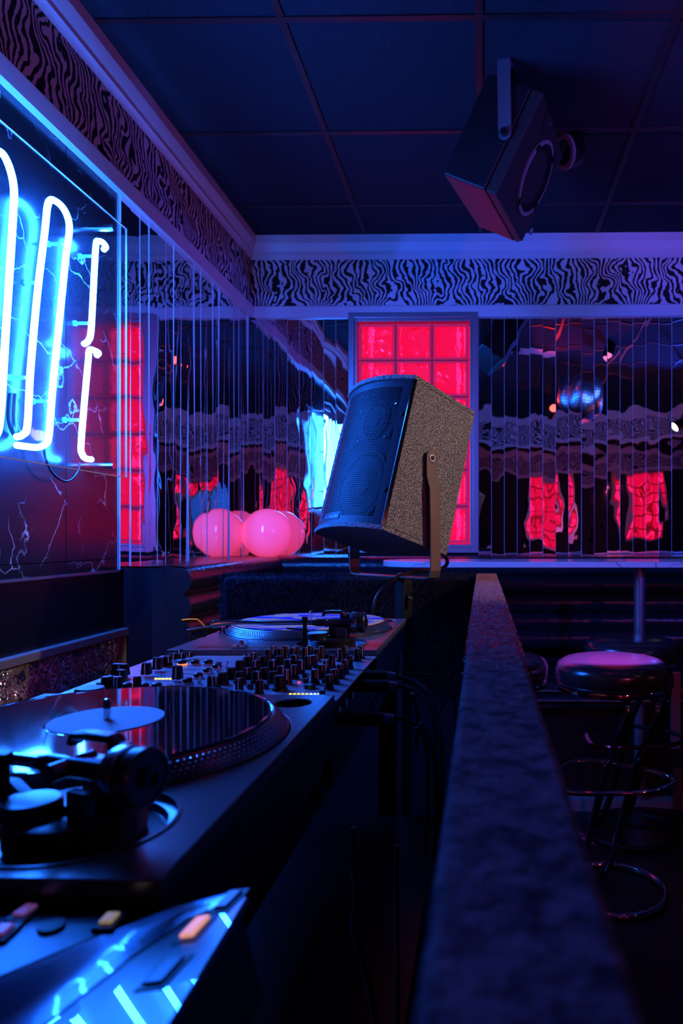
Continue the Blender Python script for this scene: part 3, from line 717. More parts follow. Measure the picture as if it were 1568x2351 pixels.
# ---------------------------------------------------------------- turntables
def make_deck(label, arm_deg, group='turntables in the booth'):
    # local origin: on desk, at deck centre x, near edge y. height .115
    H = .115
    t = thing('turntable', (0, 0, 0), label, 'turntable', group)
    spx, spy = 0.0, .269; pvx, pvy = .086, .074
    pl = MB(); ol = [(-.1765, 0), (.1765, 0), (.1765, .453), (-.1765, .453)]
    holes = [circ(.138, .410, .0205), circ(pvx, pvy, .062, 56), circ(spx, spy, .168, 72), [(-.132, .022), (-.005, .022), (-.005, .027), (-.132, .027)]]
    plate(pl, ol, holes, H-.010, H)
    pl.build('top_plate', 'deck', parent=t, bevel=.0012, seg=2)
    b = MB().box(-.1765, .1765, 0, .453, .050, H-.0101).build('plinth', 'black', parent=t, bevel=.003)
    b = MB().box(-.165, .165, .012, .441, .018, .050).build('rubber_base', 'rubber', parent=t, bevel=.006)
    for sx in (-.14, .14):
        for sy in (.035, .42): MB().cyl((sx, sy, 0), (sx, sy, .02), .028, n=24).build('foot', 'rubber', parent=t, smooth=40)
    # cups inside holes
    MB().lathe([(.0206, H-.001), (.0200, H-.0094), (0, H-.0094)], 40, Matrix.Translation((.138, .410, 0))).build('adapter_recess', 'black_gloss', parent=t, smooth=40)
    rec = MB().lathe([(.064, H+.0004), (.0640, H+.0012), (.0615, H+.0012), (.0612, H-.0035), (.056, H-.0045), (.054, H-.0092), (0, H-.0094)], 56, Matrix.Translation((pvx, pvy, 0))).build('tonearm_well', 'deck', parent=t, smooth=40)
    # platter with dotted rim
    pm = MB(); Mp = Matrix.Translation((spx, spy, 0))
    pm.lathe([(.1655, H-.009), (.1665, H-.004), (.1665, H+.0005), (.1650, H+.0025), (.1535, H+.0150), (.1510, H+.0160), (0, H+.0155)], 96, Mp)
    plt = pm.build('platter', 'platter', parent=t, smooth=30)
    dts = MB()
    for k, nn, hf in ((0, 180, .16), (1, 180, .38), (2, 180, .60), (3, 180, .82)):
        r = .1650+(.1535-.1650)*hf; z = H+.0025+.0125*hf; rad = .0020 if k != 1 else .0023
        for i in range(nn):
            a = 2*PI*(i+.5*(k % 2))/nn; c = Vector((spx+r*math.cos(a), spy+r*math.sin(a), z)); out = Vector((math.cos(a)*.74, math.sin(a)*.74, .67)); tg = Vector((-math.sin(a), math.cos(a), 0)); up = out.cross(tg)
            dts.add([c+tg*rad, c+up*rad*.62, c-tg*rad, c-up*rad*.62, c+out*.0012], [(0, 1, 4), (1, 2, 4), (2, 3, 4), (3, 0, 4)])
    tag(dts.build('strobe_dots', 'dots', parent=plt), kind='stuff')
    MB().cyl((spx, spy, H+.0155), (spx, spy, H+.0345), .0034, n=20).lathe([(.0034, H+.0345), (.0022, H+.037), (0, H+.0375)], 20, Matrix.Translation((spx, spy, 0))).build('spindle', 'chrome', parent=t, smooth=40)
    # dials and buttons
    MB().lathe([(.0165, H-.001), (.0165, H+.010), (.0150, H+.0125), (0, H+.0128)], 36, Matrix.Translation((-.108, .430, 0))).build('power_dial', 'dialtop', parent=t, smooth=40)
    MB().lathe([(.0175, H), (.0175, H+.003), (.0166, H+.003)], 36, Matrix.Translation((-.108, .430, 0))).build('dial_ring', 'steel', parent=t, smooth=40)
    MB().box(-.170, -.142, .345, .373, H, H+.004).build('start_button', 'black_gloss', parent=t, bevel=.0015)
    MB().cyl((-.163, .215, H), (-.163, .215, H+.011), .0058, n=24).cyl((-.163, .215, H), (-.163, .215, H+.0012), .010, n=24).build('stylus_lamp', 'chrome', parent=t, smooth=40)
    MB().box(-.134, -.003, .0215, .0275, H-.009, H-.007).build('pitch_slot', 'black', parent=t)
    sl = MB().ribbon([(-.072, .0245, H+.003), (-.066, .0245, H+.004), (-.062, .0245, H+.0075), (-.060, .0245, H+.0115)], (0, 1, 0), .015, .0022)
    sl.ribbon([(-.052, .0245, H+.0035), (-.056, .0245, H+.0045), (-.059, .0245, H+.009), (-.0595, .0245, H+.012)], (0, 1, 0), .015, .0018)
    sl.box(-.074, -.050, .016, .033, H+.0006, H+.003).build('pitch_fader', 'steel', parent=t)
    # tonearm
    base = MB().lathe([(.0415, H-.008), (.0425, H-.006)]+[p for i in range(6) for p in ((.0425, H-.005+i*.0026), (.0412, H-.0037+i*.0026))]+[(.0415, H+.011), (.037, H+.0125), (0, H+.0125)], 56, Matrix.Translation((pvx, pvy, 0))).build('tonearm_base', 'rubber2', parent=t, smooth=35)
    MB().lathe([(.019, H+.012), (.019, H+.020), (.017, H+.0215), (0, H+.0215)], 36, Matrix.Translation((pvx-.022, pvy-.014, 0))).build('antiskate_dial', 'rubber2', parent=t, smooth=35)
    A = Matrix.Translation((pvx, pvy, H)) @ rotz(math.radians(-arm_deg))
    ah = .0372
    gm = MB(); gm.box(.012, .030, .012, .020, .012, .052, M=A); gm.box(.012, .030, -.020, -.012, .012, .030, M=A)
    gm.ribbon([A @ Vector(p) for p in ((.024, .016, .045), (.016, .015, .054), (-.004, .014, .0545), (-.016, .014, .0535), (-.018, .014, .047))], A.to_3x3() @ Vector((0, 1, 0)), .012, .006)
    gm.box(-.008, .030, -.020, .022, .008, .0125, M=A).box(-.008, .030, .010, .022, .0124, .040, M=A).build('gimbal', 'gun', parent=t, bevel=.002)
    ck = MB(); ck.cyl(A @ Vector((-.006, -.016, ah)), A @ Vector((-.006, .018, ah)), .006, n=16); ck.cyl(A @ Vector((-.026, 0, ah)), A @ Vector((.030, 0, ah)), .0068, n=20); ck.cyl(A @ Vector((-.034, 0, ah)), A @ Vector((-.024, 0, ah)), .0048, .0068, n=20)
    ck.build('pivot_housing', 'gun', parent=t, smooth=40)
    Lx = [(0.0, 0), (-.05, 0), (-.085, .004), (-.12, .014), (-.145, .017), (-.163, .011), (-.176, .002)]
    arm = MB().tube([A @ Vector((x-.028, y, ah-.0004*i)) for i, (x, y) in enumerate(Lx)], .0044, 14).build('tonearm', 'steel', parent=t, smooth=60)
    e0 = Vector((-.204, .002, ah-.0024)); dr = Vector((-.013, -.009, -.001)).normalized()
    MB().cyl(A @ (e0-dr*.004), A @ (e0+dr*.008), .0078, n=24).cyl(A @ (e0+dr*.008), A @ (e0+dr*.0125), .0064, n=24).build('locking_collar', 'steel', parent=arm, smooth=40)
    Hs = A @ Matrix.Translation(e0+dr*.012) @ rotz(math.atan2(dr.y, dr.x))
    hs = MB().prism([(0, -.004), (.010, -.0085), (.040, -.0085), (.040, .0085), (.010, .0085), (0, .004)], -.006, -.002, M=Hs @ Matrix.Rotation(.10, 4, 'Y')).build('headshell', 'black', parent=arm, bevel=.0008)
    MB().box(.010, .036, -.0075, .0075, -.019, -.006, M=Hs @ Matrix.Rotation(.10, 4, 'Y')).build('cartridge', 'black_gloss', parent=hs, bevel=.0015)
    MB().box(.012, .030, -.0079, -.0076, -.012, -.0095, M=Hs @ Matrix.Rotation(.10, 4, 'Y')).build('print_stripe', 'green', parent=hs)
    MB().ribbon([Hs @ Vector(p) for p in ((.008, -.008, -.003), (.014, -.010, .004), (.020, -.010, .010), (.034, -.010, .0112), (.046, -.010, .0105))], Hs.to_3x3() @ Vector((0, 1, 0)), .006, .0016).build('finger_lift', 'yellow', parent=hs)
    cwp = [(.0, .031), (.0075, .031), (.0075, .033), (.0175, .034), (.0183, .036), (.0183, .047), (.0168, .0475), (.0168, .049), (.0183, .0495), (.0183, .053), (.0190, .0535), (.0190, .0585), (.0175, .060), (.0150, .0602), (.0150, .0592), (.0125, .0590), (.0065, .0590), (.0065, .0635), (.0040, .064), (.0038, .060), (0, .060)]
    cw = MB().lathe(cwp, 48, A @ Matrix.Translation((0, 0, ah)) @ Matrix.Rotation(PI/2, 4, 'Y')).build('counterweight', 'gun', parent=t, smooth=30)
    MB().lathe([(.0185, .037), (.0187, .0375), (.0187, .0460), (.0185, .0465)], 48, A @ Matrix.Translation((0, 0, ah)) @ Matrix.Rotation(PI/2, 4, 'Y')).build('weight_scale', 'steel', parent=cw, smooth=30)
    # arm rest clip and cue lever
    ar = MB().box(-.0030, .0030, -.003, .003, -.002, .040); ar.box(-.0045, .0045, -.004, .004, .034, .042); ar.ribbon([(0, 0, .004), (.010, 0, 0), (.024, 0, -.004)], (0, 1, 0), .008, .004)
    ar.build('arm_rest', 'black', parent=t, M=Matrix.Translation((pvx-.047, pvy-.004, H+.006)))
    MB().ribbon([(pvx-.02, pvy-.012, H+.018), (pvx-.05, pvy+.012, H+.023), (pvx-.085, pvy+.02, H+.024)], (0, 0, 1), .003, .007).build('cue_lever', 'black', parent=t)
    return t
Z['platter'] = mat('platter_metal', (.14, .14, .16), .28, .9)
Z['dots'] = mat('dot_metal', (.75, .75, .78), .2, 1)
Z['dialtop'] = mat('dial_black', (.02, .02, .024), .4)
Z['gun'] = mat('gunmetal', (.11, .11, .13), .25, .85)
Z['rubber2'] = mat('black_ring', (.02, .02, .022), .3, .3)
DX = -.178-.1765
deck1 = make_deck('nearest turntable holding a black record with a white label, tonearm out of focus', 18)
deck1.location = (DX, .383, CZ-.19-.115)
deck2 = make_deck('farther turntable with a purple slipmat and yellow finger lift, beside the carpeted wall', -1)
deck2.location = (DX, 1.162, CZ-.19-.115)
TT = CZ-.19+.016
rec = thing('vinyl_record', (DX, .383+.269, TT), 'shiny black vinyl record with plain white label on the nearest turntable', 'record')
MB().lathe([(.0036, .0012), (.05, .0012), (.052, .0010), (.1465, .0010), (.1485, .0016), (.1507, .0012), (.1507, .0004), (.0036, .0002)], 128).build('disc', 'vinyl', parent=rec)
MB().lathe([(.0036, .0019), (.0498, .0019), (.0498, .0012)], 64).build('paper_label', 'label', parent=rec, smooth=30)
slp = MB().lathe([(.0036, .001), (.149, .0012), (.1500, .0008), (.1500, .0), (.0036, 0)], 96).build('slipmat', ['slip'])
slp.location = (DX, 1.162+.269, TT); tag(slp, 'purple slipmat with orange flame shapes on the farther turntable', 'slipmat')

# ---------------------------------------------------------------- mixer
MT = CZ-.1985
mx = thing('dj_mixer', (-.357, .84, CZ-.305), 'silver four-channel mixer crowded with black knobs between the two turntables', 'mixer')
MB().box(-.536, -.177, .842, 1.156, MT-.0025, MT).build('face_plate', 'mixer', parent=mx, world=True, bevel=.0008)
MB().box(-.528, -.186, .846, 1.152, CZ-.305, MT-.0025).build('case', 'black', parent=mx, world=True, bevel=.002)
def c2(x, y): return 480+x/3.733, 1460+y/3.733
def c1(x, y): return 220+x/4.61, 1460+y/4.61
def knob(p, kind):
    T = Matrix.Translation((p.x, p.y, MT))
    if kind in 'tw': r, h = (.0051, .0195) if kind == 't' else (.0066, .0155)
    else: r, h = .0076, .019
    n = 24; k = MB()
    k.lathe([(r*1.32, 0), (r*1.30, .0025), (r*1.10, .0045), (r*1.02, .0052), (r*.93, h*.93), (r*.80, h), (0, h)], n, T)
    o = k.build('knob', 'rubber', parent=mx, world=True, smooth=45)
    a = random.choice((-2.2, -1.5, -.9, -.3, .2, .5))
    if random.random() < .6 or kind == 't':
        MB().box(r*.90, r*1.02, -.0007, .0007, .006, h*.98, M=T @ rotz(a)).box(0, r*.9, -.0007, .0007, h*.97, h*1.02, M=T @ rotz(a)).build('pointer', 'white', parent=o, world=True)
    return o
K2 = [(555,190,'t'),(652,192,'t'),(752,190,'t'),(862,186,'t'),(963,190,'t'),(1158,190,'t'),(1302,192,'t'),(508,222,'t'),(610,214,'t'),(715,208,'t'),(820,204,'t'),(922,216,'t'),(1125,218,'t'),(1268,216,'t'),
 (388,226,'w'),(335,262,'w'),(467,258,'w'),(600,258,'w'),(730,248,'w'),(885,252,'w'),(843,284,'t'),(785,322,'t'),(1052,276,'t'),(1203,282,'t'),(1007,324,'t'),(1163,322,'t'),(732,366,'t'),
 (263,300,'w'),(403,298,'w'),(540,297,'w'),(677,288,'w'),(193,368,'w'),(335,366,'w'),(478,366,'w'),(620,350,'w'),(962,367,'t'),(1122,364,'t'),(115,412,'w'),(263,403,'w'),(408,401,'w'),(550,400,'w'),(672,411,'t'),
 (905,411,'t'),(1077,409,'t'),(606,464,'W'),(257,494,'t'),(430,514,'t'),(1028,460,'t'),(45,452,'w'),(18,474,'t')]
for x, y, k in K2: knob(atH(*c2(x, y), MT-CZ), k)
for x, y, k in ((755, 320, 'w'), (120, 585, 'W'), (240, 592, 't'), (437, 588, 't')): knob(atH(*c1(x, y), MT-CZ), k)
for x, y, c in ((915, 308, 'led_orange'), (1050, 308, 'led_off'), (1190, 306, 'led_off'), (1280, 352, 'led_off'), (1183, 396, 'led_off'), (1083, 450, 'led_off'), (972, 506, 'led_off'), (330, 562, 'led_orange'), (510, 566, 'led_off'), (645, 562, 'led_off')):
    p = atH(*c1(x, y), MT-CZ); T = Matrix.Translation((p.x, p.y, MT))
    b = MB().lathe([(.0062, .001), (.0065, .006), (.005, .0078), (0, .008)], 24, T).build('button', 'rubber', parent=mx, world=True, smooth=50)
    MB().lathe([(.0078, 0), (.0078, .0022), (.0063, .0026)], 24, T).build('ring', c, parent=b, world=True, smooth=40)
p = atH(*c2(865, 448), MT-CZ); MB().lathe([(.008, 0), (.0075, .005), (0, .0055)], 24, Matrix.Translation((p.x, p.y, MT))).build('button', 'rubber', parent=mx, world=True, smooth=50)
for cc, L_ in ((c1, [(1302, 318), (777, 566), (862, 566), (42, 540)]), (c2, [(353, 452), (487, 452), (822, 358), (830, 402), (1018, 188), (1082, 184), (455, 190), (915, 275), (993, 402), (970, 508)])):
    for x, y in L_:
        p = atH(*cc(x, y), MT-CZ); MB().box(p.x-.0038, p.x+.0038, p.y-.003, p.y+.003, MT, MT+.006).build('small_button', 'rubber', parent=mx, world=True, bevel=.001)
# fader caps: (x, y base, width x, height)
for x, y, wx, hh in ((262, 440, .024, .020), (275, 510, .013, .020), (537, 430, .013, .020), (655, 375, .013, .021), (865, 480, .013, .022), (920, 258, .010, .013), (1005, 244, .008, .012), (835, 268, .010, .013), (895, 215, .008, .012)):
    p = atH(*c1(x, y), MT-CZ); T = Matrix.Translation((p.x, p.y, MT))
    f = MB().add([T @ Vector(v) for v in ((-wx/2, -.0055, .003), (wx/2, -.0055, .003), (wx/2, .0055, .003), (-wx/2, .0055, .003), (-wx/2*.84, -.004, hh), (wx/2*.84, -.004, hh*.97), (wx/2*.84, .004, hh*.97), (-wx/2*.84, .004, hh))], [(0, 1, 2, 3), (4, 5, 6, 7), (0, 1, 5, 4), (1, 2, 6, 5), (2, 3, 7, 6), (3, 0, 4, 7)]).build('fader_cap', 'rubber', parent=mx, world=True, bevel=.0012)
    MB().box(p.x-.0006, p.x+.0006, p.y-.0064, p.y-.0048, MT+.004, MT+hh*.9).build('white_line', 'white', parent=f, world=True)
    MB().box(p.x-.028 if wx < .02 else p.x-.01, p.x+.028 if wx < .02 else p.x+.01, p.y-.0007, p.y+.0007, MT, MT+.0003).build('fader_slot', 'black', parent=mx, world=True)
for x, y in ((1388, 350), (1297, 392), (1205, 436), (1097, 508)):
    p = atH(*c1(x, y), MT-CZ); MB().cyl((p.x, p.y, MT), (p.x, p.y, MT+.003), .0028, n=12).cyl((p.x, p.y, MT), (p.x+.001, p.y, MT+.011), .0011, .0015, n=10).build('toggle', 'chrome', parent=mx, world=True, smooth=40)
for x, y in ((335, 200), (152, 285), (293, 210)):
    p = atH(*c2(x, y), MT-CZ); MB().cyl((p.x, p.y, MT), (p.x, p.y, MT+.003), .0028, n=12).cyl((p.x, p.y, MT), (p.x+.001, p.y, MT+.010), .0011, .0015, n=10).build('toggle', 'chrome', parent=mx, world=True, smooth=40)
def led(p, c, r=.0018): MB().lathe([(r, 0), (r*.9, .001), (0, .0016)], 14, Matrix.Translation((p.x, p.y, MT))).build('led', c, parent=mx, world=True, smooth=60)
for x in (637, 675, 713, 752, 790): led(atH(*c1(x, 456), MT-CZ), 'led_yellow', .0022)
for i, x in enumerate((697, 732, 767, 803, 838, 873, 907, 940)): led(atH(*c2(x, 501), MT-CZ), 'led_yellow' if i < 5 else 'led_white', .0019)
for i, x in enumerate((675, 710, 746, 781, 817, 852, 887, 920)): led(atH(*c2(x, 521), MT-CZ), 'led_yellow' if i < 5 else 'led_white', .0019)
led(atH(*c2(772, 399), MT-CZ), 'led_red', .0022); led(atH(*c1(938, 456), MT-CZ), 'led_red', .0016)
# legend lines printed on the panel
lg = MB()
for x0, x1, y in ((480, 800, 420), (930, 1160, 352), (760, 1060, 400), (350, 860, 470), (560, 840, 505), (930, 1300, 262), (1000, 1260, 282)):
    a = atH(*c1(x0, y), MT-CZ); b = atH(*c1(x1, y), MT-CZ)
    lg.box(a.x, b.x, a.y-.0003, a.y+.0003, MT, MT+.0002)
for k in range(9):
    for yy in (357, 404):
        a = atH(*c1(935+k*16, yy), MT-CZ); lg.box(a.x-.0008, a.x+.0008, a.y-.0012, a.y+.0012, MT, MT+.0002)
lg.build('printed_lines', 'black', parent=mx, world=True)
a = atH(*c2(1232, 362), MT-CZ); b = atH(*c2(1280, 318), MT-CZ)
MB().box(-.202, -.196, min(a.y, b.y), max(a.y, b.y), MT, MT+.0003).build('printed_mark', 'black', parent=mx, world=True)
for k in range(6):
    y = .88+.045*k
    MB().cyl((-.186, y, MT-.022), (-.181, y, MT-.022), .006, n=16).build('rear_socket', 'chrome', parent=mx, world=True, smooth=40)

# ---------------------------------------------------------------- tilted media player, front left
TA = math.radians(14)
e1 = Vector((-math.cos(TA), 0, -math.sin(TA))); e2 = Vector((0, -1, 0)); e3 = Vector((-math.sin(TA), 0, math.cos(TA)))
pr2 = Matrix.Rotation(math.radians(1.5), 3, e1)
if (pr2 @ e2).z > 0: pr2 = Matrix.Rotation(math.radians(-1.5), 3, e1)
e2 = pr2 @ e2; e3 = pr2 @ e3
PMx = frame_m(e1, e2, e3, Vector((-.124, .370, CZ-.19)))
pl = thing('media_player', M=PMx, label='glossy black player tilted in the front left corner, mirroring the blue neon', cat='player')
g = MB().prism([(0.004, 0), (.32, 0), (.32, .36), (0, .36), (0, .004)], -.004, 0).build('glossy_top', 'player', parent=pl, bevel=.001)
MB().box(.004, .316, .004, .356, -.055, -.0041).build('case', 'black', parent=pl, bevel=.003)
def pp(u, v): return PMx.inverted() @ hit(u, v, PMx.translation, e3)
def padrow(u0, v0, u1, v1, w, h, c, nm):
    a = pp(u0, v0); b = pp(u1, v1); d = (b-a); L0 = d.length; T = Matrix.Translation((a+b)/2) @ rotz(math.atan2(d.y, d.x))
    base = MB().box(-L0/2-.003, L0/2+.003, -w/2-.003, w/2+.003, -.001, .0006, M=T).build(nm+'_surround', 'black', parent=pl, bevel=.0006)
    MB().box(-L0/2, L0/2, -w/2, w/2, .0006, h, M=T).build(nm, c, parent=base, bevel=.0015)
padrow(470, 2112, 428, 2158, .008, .003, 'led_pink', 'lit_button')
padrow(405, 2205, 350, 2265, .010, .002, 'player_matt', 'button')
padrow(505, 2090, 545, 2050, .008, .002, 'player_matt', 'button')
tp = [(-.135, .372), (-.165, .371), (-.192, .357), (-.224, .318), (-.32, .25), (-.47, .17)]
rm = MB(); vs = []
def onplane(x, y):
    P = PMx.translation; return P.z-((x-P.x)*e3.x+(y-P.y)*e3.y)/e3.z+.0008
for k, (x, y) in enumerate(tp):
    f = k/5; ox, oy = .004+.030*min(1, f*1.6), -.004-.034*min(1, f*1.6)
    zt = min(CZ-.204, max(onplane(x, y)+.001, CZ-.204)) if k > 1 else onplane(x, y)+.001
    for q in range(5):
        t = q/4; X, Y = x+ox*t, y+oy*t; e = t*t*(3-2*t); vs.append((X, Y, zt*(1-e)+onplane(X, Y)*e))
rm.add(vs, [(k*5+q, k*5+q+1, (k+1)*5+q+1, (k+1)*5+q) for k in range(5) for q in range(4)])
rm.build('curved_lip', 'player_lip', parent=pl, world=True, smooth=60)
# flat rear control strip beside it
fl = MB().prism([(-.20, .374), (-.192, .357), (-.224, .318), (-.32, .25), (-.47, .17), (-.47, .374)], CZ-.245, CZ-.204).build('control_strip', 'player_matt', parent=pl, world=True, bevel=.002)
for u0, v0, u1, v1, c in ((75, 2085, 40, 2110, 'lilac'), (20, 2130, -8, 2155, 'lilac'), (262, 2104, 240, 2128, 'cream')):
    a = atH(u0, v0, -.203); b = atH(u1, v1, -.203); d = b-a; T = Matrix.Translation((a+b)/2) @ rotz(math.atan2(d.y, d.x))
    if c not in Z: Z[c] = mat(c, (.5, .35, .6) if c == 'lilac' else (.8, .7, .4), .4, emis=(.35, .12, .5) if c == 'lilac' else (.8, .6, .3), es=.25)
    MB().box(-d.length/2-.003, d.length/2+.003, -.0055, .0055, -.001, .001, M=T).build('slider_slot', 'black', parent=fl, world=True)
    MB().box(-d.length/2, d.length/2, -.0035, .0035, .001, .003, M=T).build('slider', c, parent=fl, world=True, bevel=.001)
a = atH(118, 2126, -.203); MB().lathe([(.0065, -.001), (.0062, .0008), (0, .0010)], 24, Matrix.Translation(a)).build('dial', 'black', parent=fl, world=True, smooth=40)

# ---------------------------------------------------------------- cables
def cable(pts, r, label, name='cable', group=None):
    o = MB().tube(pts, r, 8).build(name, 'rubber', smooth=60); tag(o, label, 'cable', group); return o
def xlr(u, v, y, label, tail):
    p = atY(u, v, y); x0 = -.184
    t = thing('plug', p, label, 'plug')
    MB().cyl((x0, p.y, p.z), (p.x+.012, p.y, p.z), .009, n=20).build('barrel', 'black', parent=t, world=True, smooth=40)
    rg = MB()
    for k in range(4): rg.cyl((p.x+.012+k*.0035, p.y, p.z), (p.x+.0142+k*.0035, p.y, p.z), .0080-.0005*k, n=20)
    rg.build('strain_relief', 'alu', parent=t, world=True, smooth=40)
    MB().tube([(p.x+.02, p.y, p.z)]+tail, .0035, 8).build('lead', 'rubber', parent=t, world=True, smooth=60)
xlr(870, 1553, 1.03, 'upper black cable plug in the back of the mixer', [atY(910, 1554, 1.03), atY(950, 1563, 1.02), atY(985, 1590, 1.0), atY(1005, 1640, .98), atY(1015, 1720, .95), atY(1012, 1900, .92)])
xlr(872, 1575, 1.0, 'middle black cable plug in the back of the mixer', [atY(925, 1577, 1.0), atY(960, 1590, .99), atY(990, 1630, .97), atY(1000, 1700, .95), atY(998, 1850, .93)])
xlr(862, 1651, .93, 'lowest cable plug with a pale ribbed collar behind the mixer', [atY(925, 1650, .93), atY(970, 1680, .92), atY(1000, 1740, .90), atY(1012, 1830, .88), atY(1010, 1950, .86)])
lp_ = [([(930, 1548), (990, 1552), (1030, 1572), (1042, 1592), (1046, 1640), (1035, 1800)], 1.15, 'thin cable arching from the mixer to the carpeted rail'),
 ([(946, 1592), (957, 1625), (960, 1660), (955, 1720)], 1.05, 'short black lead hanging behind the mixer'),
 ([(955, 1670), (975, 1700), (983, 1760), (982, 1840), (975, 1960)], .90, 'leftmost of the long cables hanging behind the desk'),
 ([(965, 1660), (990, 1700), (1000, 1770), (1002, 1860), (996, 1980)], .88, 'middle long cable hanging between the desk and the rail'),
 ([(1050, 1550), (1040, 1580), (1024, 1610), (1012, 1632)], 1.2, 'straight thin lead leaning against the carpeted rail'),
 ([(812, 1900), (814, 1990), (819, 2060), (814, 2130), (832, 2200), (850, 2270), (862, 2351), (868, 2450)], .62, 'thick cable hanging lowest in the dark below the desk'),
 ([(912, 1940), (910, 2050), (913, 2160), (914, 2300), (914, 2420)], .66, 'thin straight cable hanging beside the booth rail near the floor')]
for pts, y, lb in lp_: cable([atY(u, v, y) for u, v in pts], .0022 if 'thin' in lb else .0032, lb)

# ---------------------------------------------------------------- banquette
bq = thing('banquette', (-1.1, 3.6, 0), 'black leather corner banquette with horizontal padded rolls along the mirrored walls', 'bench')
LZ = CZ-.107; bw = .24; yE = 2.452
rolls = [(LZ-.050, .052), (LZ-.143, .050), (LZ-.236, .050), (LZ-.33, .05), (LZ-.42, .05)]
def rprof(zc, r, p0=.155):
    return [(p0+math.cos(t)*r*1.0*.9+.03, zc+math.sin(t)*r) for t in [-PI/2+PI*i/14 for i in range(15)]]
for i, (zc, r) in enumerate(rolls):
    pr = [(0.0, zc-r)]+rprof(zc, r)+[(0.0, zc+r)]
    n = len(pr); m = MB(); vs = []
    path = [('L', yE-.002), ('C', 0), ('B', XR)]
    segs = 24
    for (k, a) in path:
        for p, z in pr:
            if k == 'L': vs.append((XL+.012+p, a, z))
            elif k == 'C': vs.append((XL+.012+p, YB-.012-p, z))
            else: vs.append((a, YB-.012-p, z))
    # subdivide the runs for soft puckers
    fs = []
    def addrun(A, B, k):
        base = len(m.v); vv = []
        for q in range(k+1):
            t = q/k
            for j in range(n):
                p = Vector(A[j]).lerp(Vector(B[j]), t)
                vv.append(p)
        ff = [(q*n+j, q*n+(j+1) % n, (q+1)*n+(j+1) % n, (q+1)*n+j) for q in range(k) for j in range(n)]
        m.add(vv, ff)
    addrun(vs[:n], vs[n:2*n], 10); addrun(vs[n:2*n], vs[2*n:], 20)
    m.build('padded_roll', 'leather', parent=bq, world=True, smooth=60)
# end panel, lobed
ep = [(XL+.012+.10, .25)]
pts = []
for zc, r in rolls:
    pts += [(XL+.012+.195+math.cos(t)*.040, zc+math.sin(t)*.0458) for t in [PI*.46-PI*.92*i/10 for i in range(11)]]
poly = [(XL+.108, LZ-.008)]+[(XL+.15, LZ+.001)]+pts+[(XL+.108, pts[-1][1])]
Mx90 = Matrix(((1, 0, 0, 0), (0, 0, 1, 0), (0, 1, 0, 0), (0, 0, 0, 1)))
MB().prism(poly, yE-.022, yE, M=Mx90).build('end_panel', 'leather', parent=bq, world=True, bevel=.009, seg=4)
Z['navy'] = mat('dark_navy_board', (.010, .008, .016), .5, spec=.2)
MB().box(XL+.002, XL+.108, yE-.012, YB-.01, .1, LZ-.004).build('end_board', 'navy', parent=bq, world=True)
lg_ = MB().box(XL+.004, XL+.19, yE+.02, YB-.004, LZ-.006, LZ-.001); lg_.box(XL+.19, XR, YB-.19, YB-.004, LZ-.006, LZ-.001)
lg_.build('top_ledge', 'leather', parent=bq, world=True)
MB().box(-.80, XR, 3.06, YB-.2, .44, .56).build('seat', 'leather', parent=bq, world=True, bevel=.03, seg=4)
MB().box(XL+.2, -.80, yE+.1, YB-.2, .44, .56).build('seat', 'leather', parent=bq, world=True, bevel=.03, seg=4)
MB().box(-.80, XR, 3.12, YB-.2, 0, .44).build('base', 'black_panel', parent=bq, world=True)
MB().box(XL+.2, -.80, yE+.14, YB-.2, 0, .44).build('base', 'black_panel', parent=bq, world=True)
for v in (1586, 1608):
    p = atY(1300, v, 3.05); MB().box(-.70, XR, 3.045, 3.055, p.z-.004, p.z+.004).build('front_rail', 'alu', parent=bq, world=True)
p = atY(1551, 1543, 3.03); q = atY(1551, 1719, 3.03)
MB().box(p.x-.021, p.x+.021, 3.025, 3.04, q.z, p.z).build('front_post', 'alu', parent=bq, world=True, bevel=.002)
MB().box(-.7, XR, 3.05, 3.12, 0, .045).build('plinth', 'grey_wood', parent=bq, world=True)
p = atY(1555, 1800, 3.045); MB().box(p.x-.018, p.x+.018, 3.035, 3.05, .02, .19).build('lower_post', 'wood', parent=bq, world=True, bevel=.002)

# globe lamp on the ledge
gl = thing('globe_lamp', (-1.138, 3.662, LZ-.001), 'pink glowing opal globe lamp on the banquette ledge in the mirrored corner', 'lamp')
R = .131
MB().lathe([(R*math.sin(t), R-.006-R*math.cos(t)) for t in [.34+(PI-.34)*i/40 for i in range(41)]], 64).build('globe', 'globe', parent=gl, smooth=80)
MB().lathe([(0, 0), (.046, 0), (.046, .008), (.043, .010)], 32).build('base', 'white', parent=gl, smooth=30)

# ---------------------------------------------------------------- marble tables
def table(x0, x1, rl, rr, label, px):
    y0, y1 = 2.90, 3.28; r = (y1-y0)/2*.98; th = .024; top = CZ-.1048
    t = thing('marble_table', (px, 3.08, 0), label, 'table', 'marble topped high tables')
    pts = []
    if rl: pts += [(x0+r+r*math.cos(a), (y0+y1)/2+(y1-y0)/2*math.sin(a)) for a in [PI/2+PI*i/20 for i in range(21)]]
    else: pts += [(x0, y1), (x0, y0)]
    pts += [(x1, y0), (x1, y1)]
    MB().prism(pts, top-th, top).build('table_top', 'marble_white', parent=t, world=True, bevel=.002)
    MB().cyl((px, 3.08, .02), (px, 3.08, top-th), .025, n=28).build('pole', 'polemetal', parent=t, world=True, smooth=40)
    MB().lathe([(0, 0), (.2, 0), (.2, .008), (.03, .022), (.026, .03)], 40, Matrix.Translation((px, 3.08, 0))).build('base', 'black', parent=t, world=True, smooth=40)
    MB().box(px-.12, px+.03, 3.0, 3.16, top-th-.006, top-th).build('mounting_plate', 'black', parent=t, world=True)
Z['polemetal'] = mat('pole_metal', (.35, .35, .4), .3, .8)
